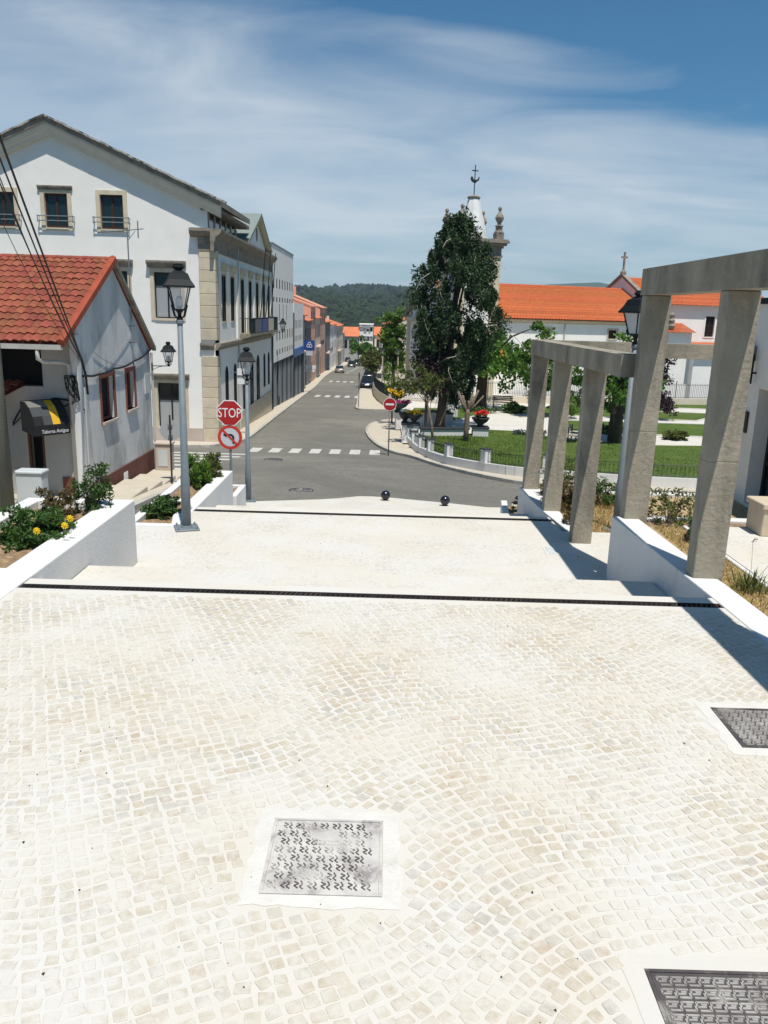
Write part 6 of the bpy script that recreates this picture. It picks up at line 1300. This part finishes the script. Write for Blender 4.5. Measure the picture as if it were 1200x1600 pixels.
tree((17.6, 56, -4.2), 'dark purple shrubby tree low in front of the sacristy', crown((18.2, 57, -3.0), 2.0, 1.2, .9, 34, .45, 78), 'leaf_purple', 80, .2, [((18.2, 57, -4.4), .12), ((18.2, 57, -3.4), .09), ((18.2, 57, -2.6), .05)], 'bark', .6, 79)
tree((15.3, 50, -4.2), 'green-leaved tree just left of the purple plum tree', crown((15.6, 50.3, -1.6), 1.0, 1.0, 1.9, 30, .45, 80), 'leaf_plane', 80, .22, [((15.4, 50, -4.4), .2), ((15.4, 50, -2.6), .15), ((15.5, 50, -.9), .06)], 'bark', .75, 81)
tree((2.55, 42.6, -4.0), 'slender young tree with thin light foliage on the lawn by the fence', crown((1.75, 43.2, -.95), 1.25, 1.1, .85, 34, .32, 82), 'leaf_olive', 52, .15, [((2.55, 42.6, -4.2), .085), ((2.4, 42.7, -3.0), .07), ((2.15, 42.9, -2.0), .055), ((1.9, 43.1, -1.0), .03)], 'barkpale', .55, 83)
tree((2.3, 48.3, -4.1), 'dark purple-leaved tree in front of the conifer', crown((2.5, 48.3, -.6), 1.15, 1.0, 1.3, 34, .38, 84), 'leaf_purple', 62, .17, [((2.35, 48.3, -4.3), .1), ((2.35, 48.3, -2.6), .08), ((2.45, 48.3, -.8), .04)], 'bark', .6, 85)
tree((.35, 54, -4.3), 'wispy young yellow-green tree by the railing', crown((.3, 54, -1.6), .75, .7, .9, 16, .3, 86), 'leaf_bright', 36, .16, [((.35, 54, -4.6), .06), ((.33, 54, -3), .045), ((.3, 54, -1.4), .025)], 'barkpale', .55, 87)
tree((.6, 95, -6.4), 'tall bright green poplar-shaped tree beside the church front', [c for c in crown((.6, 95, -.9), 1.9, 1.9, 4.2, 90, .6, 88, .35)] , 'leaf_bright', 70, .30, [((.6, 95, -6.6), .25), ((.6, 95, -3), .2), ((.6, 95, 1.5), .08)], 'bark', .7, 89)
tree((-1.9, 104, -6.9), 'spreading olive-green street tree before the bright tall one', crown((-2.1, 104, -3.3), 1.9, 1.9, 1.4, 44, .5, 90), 'leaf_olive', 60, .28, [((-1.5, 104, -7), .14), ((-1.6, 104, -5.6), .12), ((-2.0, 104, -4), .06)], 'barkpale', .6, 91)
tree((-5.2, 200, -10.4), 'dark round tree near the far end of the street', crown((-6.4, 200, -6.2), 3.2, 2.6, 2.3, 50, .8, 92), 'leaf_plane', 50, .5, [((-6.2, 200, -10.8), .3), ((-6.2, 200, -8.5), .25), ((-6.3, 200, -6.5), .1)], 'bark', .7, 93)
t = thing('pollarded_tree', 'bare pollarded tree with stubby cut branches on the lawn', 'tree', (4.4, 43.9, -4.1)); mb = MB(); p = (4.4, 43.9)
mb.tube([(*p, -4.25), (4.4, 43.9, -3.4), (4.42, 43.9, -2.55), (4.4, 43.9, -2.3)], [.17, .14, .15, .13], 10)
for (dx, dz, r_) in ((-.55, 1.05, .085), (-.28, .8, .07), (.25, .95, .075), (.55, 1.15, .075), (.85, .85, .05)): mb.tube([(4.4, 43.9, -2.5), (4.4 + dx * .5, 43.9 + .1 * dx, -2.4 + dz * .35), (4.4 + dx, 43.9, -2.4 + dz)], [.11, r_, r_ * .8], 8)
obj('trunk', mb, 'barkpale', t, True)
# park bench, lavender, lamp posts
for (x, y, w, h, m_, lab) in ((12.6, 56.6, 2.2, 1.3, 'leaf_plane', 'rounded green hedge shrub on the lawn behind the lower pergola'), (15.0, 64.2, 2.4, 1.5, 'leaf_bush', 'dark shrub in front of the church railing, left of the purple trees'), (21.5, 64.5, 2.6, 1.6, 'leaf_purple', 'wide purple shrub before the sacristy door'), (13.8, 49.2, 1.4, .7, 'leaf_bush', 'low dark shrub on the lawn beside the thick black trunk'), (17.2, 47.4, 1.5, .6, 'leaf_olive', 'low olive shrub at the lawn edge seen between the tall columns'), (9.3, 59.0, 1.6, .8, 'leaf_bush', 'low dark shrub right of the broad-leaved tree')):
    bush((x, y, Gg(y)), lab, m_, w, h, int(x * 10), .2, 34, 40, .5, stems=6)
def parkbench(loc, rot, label):
    t = thing('park_bench', label, 'bench', loc, rot)
    for k in range(4): mb = MB(); mb.box(-.8, .8, -.22 + k * .12, -.13 + k * .12, .42, .46); obj('seat_slat', mb, 'deadwood', t, world=False)
    for k in range(3): mb = MB(); mb.box(-.8, .8, .27 + .03 * k, .30 + .03 * k, .55 + .13 * k, .65 + .13 * k); obj('back_slat', mb, 'deadwood', t, world=False)
    for x in (-.65, .65): mb = MB(); mb.box(x - .03, x + .03, -.22, -.16, 0, .42); mb.box(x - .03, x + .03, .22, .28, 0, .9); mb.box(x - .03, x + .03, -.22, .28, .38, .42); mb.box(x - .03, x + .03, -.22, .28, .58, .62); obj('leg_frame', mb, 'iron', t, world=False)
parkbench((8.9, 62.2, Gg(62)), -.2, 'slatted park bench beside the broad-leaved tree'); parkbench((10.7, 45.3, Gg(45.3)), 1.2, 'dark park bench behind the middle lower pergola column')
def bed(clumps, m, label, seed, size=.12, per=60, cat='plants', name='flower_bed'): tag(obj(name, leafmesh(clumps, per, size, .5, seed), m, kind='stuff'), label, cat)
bed([(7.6 + .22 * k, 47.3 + .12 * math.sin(k), -3.98, .22, .3, .16) for k in range(9)], 'fl_lavender', 'bluish lavender bed at the edge of the lawn', 5); bed([(2.2 + .2 * k, 47.0, -3.98, .2, .25, .12) for k in range(13)], 'leaf_bush', 'low dark planting behind the capped wall', 6); bed([(2.4 + .2 * k, 52.4, -3.5, .2, .25, .12) for k in range(9)], 'leaf_bush', 'dark low planting in the curved bed', 7); bed([(5.6 + .35 * k, 58.4 + .3 * math.sin(k), -3.95, .35, .6, .22) for k in range(8)], 'leaf_bush', 'dark planting round the foot of the broad-leaved tree', 8, .16); bed([(16.5 + .4 * k, 63, -3.9, .4, .5, .3) for k in range(14)], 'leaf_bright', 'bright green iris-like border by the sacristy', 9, .3)
for (x, y, lab, zb) in ((-.6, 84, 'slim pale lamp post by the railing, nearer the street', -5.8), (.95, 80, 'slim pale lamp post by the railing, nearer the church', -5.6)):
    t = thing('park_lamp', lab, 'street lamp', (x, y, zb), group='pale lamp posts'); mb = MB(); mb.tube([(x, y, zb - .5), (x, y, zb + 4.1)], [.09, .07], 10); obj('post', mb, 'palestone', t); lantern(t, (x, y, zb + 4.25), 1.1)
for (x, y, lab) in ((11.9, 66.3, 'pale gate pillar in the church railing before the banner'), (4.85, 63.2, 'pale gate pillar at the corner of the church railing')):
    t = thing('gate_pillar', lab, 'pillar', (x, y, Gg(y))); z = Gg(y); mb = MB(); mb.bbox(x - .28, x + .28, y - .28, y + .28, z - .2, z + 1.0, .02); obj('shaft', mb, 'whitewash', t); mb = MB(); mb.bbox(x - .34, x + .34, y - .34, y + .34, z + 1.002, z + 1.1, .02); obj('cap', mb, 'palestone', t); mb = MB(); mb.tube([(x, y, z + 1.1), (x, y, z + 3.4)], .05, 8); obj('pole', mb, 'palestone', t)
# ------------------------------------------------------------------ cars
def car(loc, rot, m, label, L_=4.1, W_=1.72, Hh=1.46):
    t = thing('parked_car', label, 'car', loc, rot, 'cars parked along the street'); h = L_ / 2; w = W_ / 2
    def ring(x, pts): return [(x, a, b) for a, b in pts]
    # body: cross-sections from the rear (-x) to the front
    secs = [(-h, .55, .80, .86), (-h + .12, .30, .88, .96), (-h + .9, .22, .92, .99), (0, .20, .92, 1.0), (h - 1.1, .22, .88, 1.0), (h - .3, .26, .72, .94), (h, .42, .62, .82)]
    vs = []; fs = []; n = 8
    for (x, zb, zt, f_) in secs:
        W2 = w * f_; vs += [(x, -W2 * .9, zb), (x, -W2, zb + .14), (x, -W2 * .99, zt - .1), (x, -W2 * .88, zt), (x, W2 * .88, zt), (x, W2 * .99, zt - .1), (x, W2, zb + .14), (x, W2 * .9, zb)]
    for i in range(len(secs) - 1):
        for k in range(n): fs.append((i * n + k, (i + 1) * n + k, (i + 1) * n + (k + 1) % n, i * n + (k + 1) % n))
    fs += [tuple(range(n)), tuple(range(len(secs) * n - 1, (len(secs) - 1) * n - 1, -1))]
    mb = MB(); mb.add(vs, fs); obj('body', mb, m, t, True, world=False)
    gx = [(-h + .15, .90), (-h + .62, Hh - .06), (-.1, Hh), (.35, Hh - .05), (h - 1.1, .90)]
    mb = MB(); bw, tw = w * .90, w * .70; vs = []
    for (x, z) in gx:
        q = bw + (tw - bw) * (z - .9) / (Hh - .9); vs += [(x, -q, z), (x, q, z)]
    fs = [(2 * i, 2 * i + 1, 2 * i + 3, 2 * i + 2) for i in range(1, 3)]; mb.add(vs, fs); obj('roof', mb, m, t, world=False)
    for (i, nm) in ((0, 'rear_window'), (3, 'windscreen')): mb = MB(); mb.add(vs, [(2 * i, 2 * i + 1, 2 * i + 3, 2 * i + 2)]); obj(nm, mb, 'glass', t, world=False)
    for s in (0, 1): mb = MB(); mb.add(vs, [(s, 2 + s, 4 + s, 6 + s, 8 + s)]); obj('side_window', mb, 'glass', t, world=False)
    for (x, s) in ((-h + .75, -1), (-h + .75, 1), (h - .8, -1), (h - .8, 1)):
        mb = MB(); mb.tube([(x, s * (w - .2), .31), (x, s * (w + .01), .31)], .31, 16); wh = obj('wheel', mb, 'tyre', t, world=False); mb = MB(); mb.tube([(x, s * (w + .0), .31), (x, s * (w + .02), .31)], .19, 12); obj('rim', mb, 'rim', wh, world=False)
    for s in (-1, 1): mb = MB(); mb.box(-h - .01, -h + .1, s * w * .62 - .12, s * w * .62 + .12, .62, .80); obj('tail_light', mb, 'lightred', t, world=False); mb = MB(); mb.box(h - .14, h + .0, s * w * .55 - .14, s * w * .55 + .14, .52, .64); obj('headlight', mb, 'lightclear', t, world=False)
    for x in (-h - .015, h + .005): mb = MB(); mb.box(x, x + .01, -.26, .26, .44, .55); obj('number_plate', mb, 'white_sign', t, world=False)
car((-9.2, 154, G(154)), R(92), 'car_silver', 'silver hatchback parked at the left kerb of the street'); car((-8.6, 190, G(190)), R(-86), 'car_dark', 'dark green-black car facing us behind the silver one', 4.3, 1.78); car((-8.0, 207, G(207)), R(-88), 'car_black', 'black car partly behind the dark one further down the street'); car((-11.6, 232, G(232)), R(92), 'car_navy', 'dark car parked by the last house on the left'); car((-3.05, 131, G(131) + .12), R(-90), 'car_black', 'black car with pale bonnet parked by the retaining wall, farther one'); car((-2.55, 101, G(101) + .12), R(-90), 'car_navy', 'black car parked by the retaining wall, nearer one'); car((-9.5, 262, G(262)), R(180), 'car_black', 'small dark car standing across the far end of the street')
t = thing('person', 'person in dark clothes walking on the far pavement', 'person', (-4.3, 160, G(160)))
def person(t, x, y, z):
    mb = MB()
    for s in (-1, 1): mb.tube([(x + .09 * s, y + .12 * s, z + .03), (x + .095 * s, y + .04 * s, z + .5), (x + .09 * s, y, z + .92)], [.06, .075, .095], 8); mb.tube([(x + .2 * s, y, z + 1.42), (x + .25 * s, y - .04 * s, z + 1.12), (x + .25 * s, y - .12 * s, z + .85)], [.06, .05, .04], 8)
    mb.tube([(x, y, z + .88), (x, y, z + 1.1), (x, y, z + 1.38), (x, y, z + 1.48), (x, y, z + 1.56)], [.15, .15, .2, .12, .06], 10); mb.ball((x, y, z + 1.66), .11, 10, 8, 1.15); obj('body', mb, 'black_sign', t, True)
person(t, -4.3, 160, G(160) + .12)
mb = MB(); mb.lathe([(.04, 0), (.05, 1.0), (.02, 1.05)], (-1.6, 66.6, G(66.6)), 8); t = thing('sign_post', 'thin dark sign post at the corner of the far pavement', 'post', (-2.4, 67.6, G(67.6))); mb = MB(); mb.tube([(-2.4, 67.6, G(67.6)), (-2.4, 67.6, G(67.6) + 3.0)], .03, 8); obj('post', mb, 'iron', t); mb = MB(); mb.box(-2.44, -2.36, 67.3, 67.9, G(67.6) + 2.5, G(67.6) + 3.0); obj('plate', mb, 'iron', t)

mb = MB(); r = np.random.RandomState(8)
for k in range(240):   # grit and leaf crumbs lying on the paving
    y = 2.2 + 12 * r.rand() ** 1.4; x = (r.rand() * 2 - 1) * min(3.3, .5 * y + .3)
    if 7.4 < y < 10.4 or in_cover(x, y, .02): continue
    z = .003 if y < 8 else -.938; q = .003 + .006 * r.rand() ** 2; mb.add([(x - q, y, z), (x + q * .6, y - q, z), (x + q * .5, y + q, z), (x, y, z + q)], [(0, 1, 3), (1, 2, 3), (2, 0, 3)])
o = obj('grit', mb, 'bark', kind='stuff'); tag(o, 'tiny dark specks of grit scattered over the pale paving', 'grit')
# ------------------------------------------------------------------ air
mb = MB(); mb.box(-2700, 2700, -420, 4600, -40, 145)
hz = obj('haze', mb, 'white', kind='stuff'); tag(hz, 'thin bluish summer haze over the distant wooded hills', 'haze')
m = bpy.data.materials.new('haze'); m.use_nodes = True; t_ = m.node_tree; t_.nodes.clear()
pv = N(t_, 'ShaderNodeVolumePrincipled'); pv.inputs['Color'].default_value = (.62, .78, 1, 1); pv.inputs['Density'].default_value = .00011; pv.inputs['Anisotropy'].default_value = 0.
om = N(t_, 'ShaderNodeOutputMaterial'); L(t_, pv.outputs[0], om.inputs['Volume']); hz.data.materials.clear(); hz.data.materials.append(m)
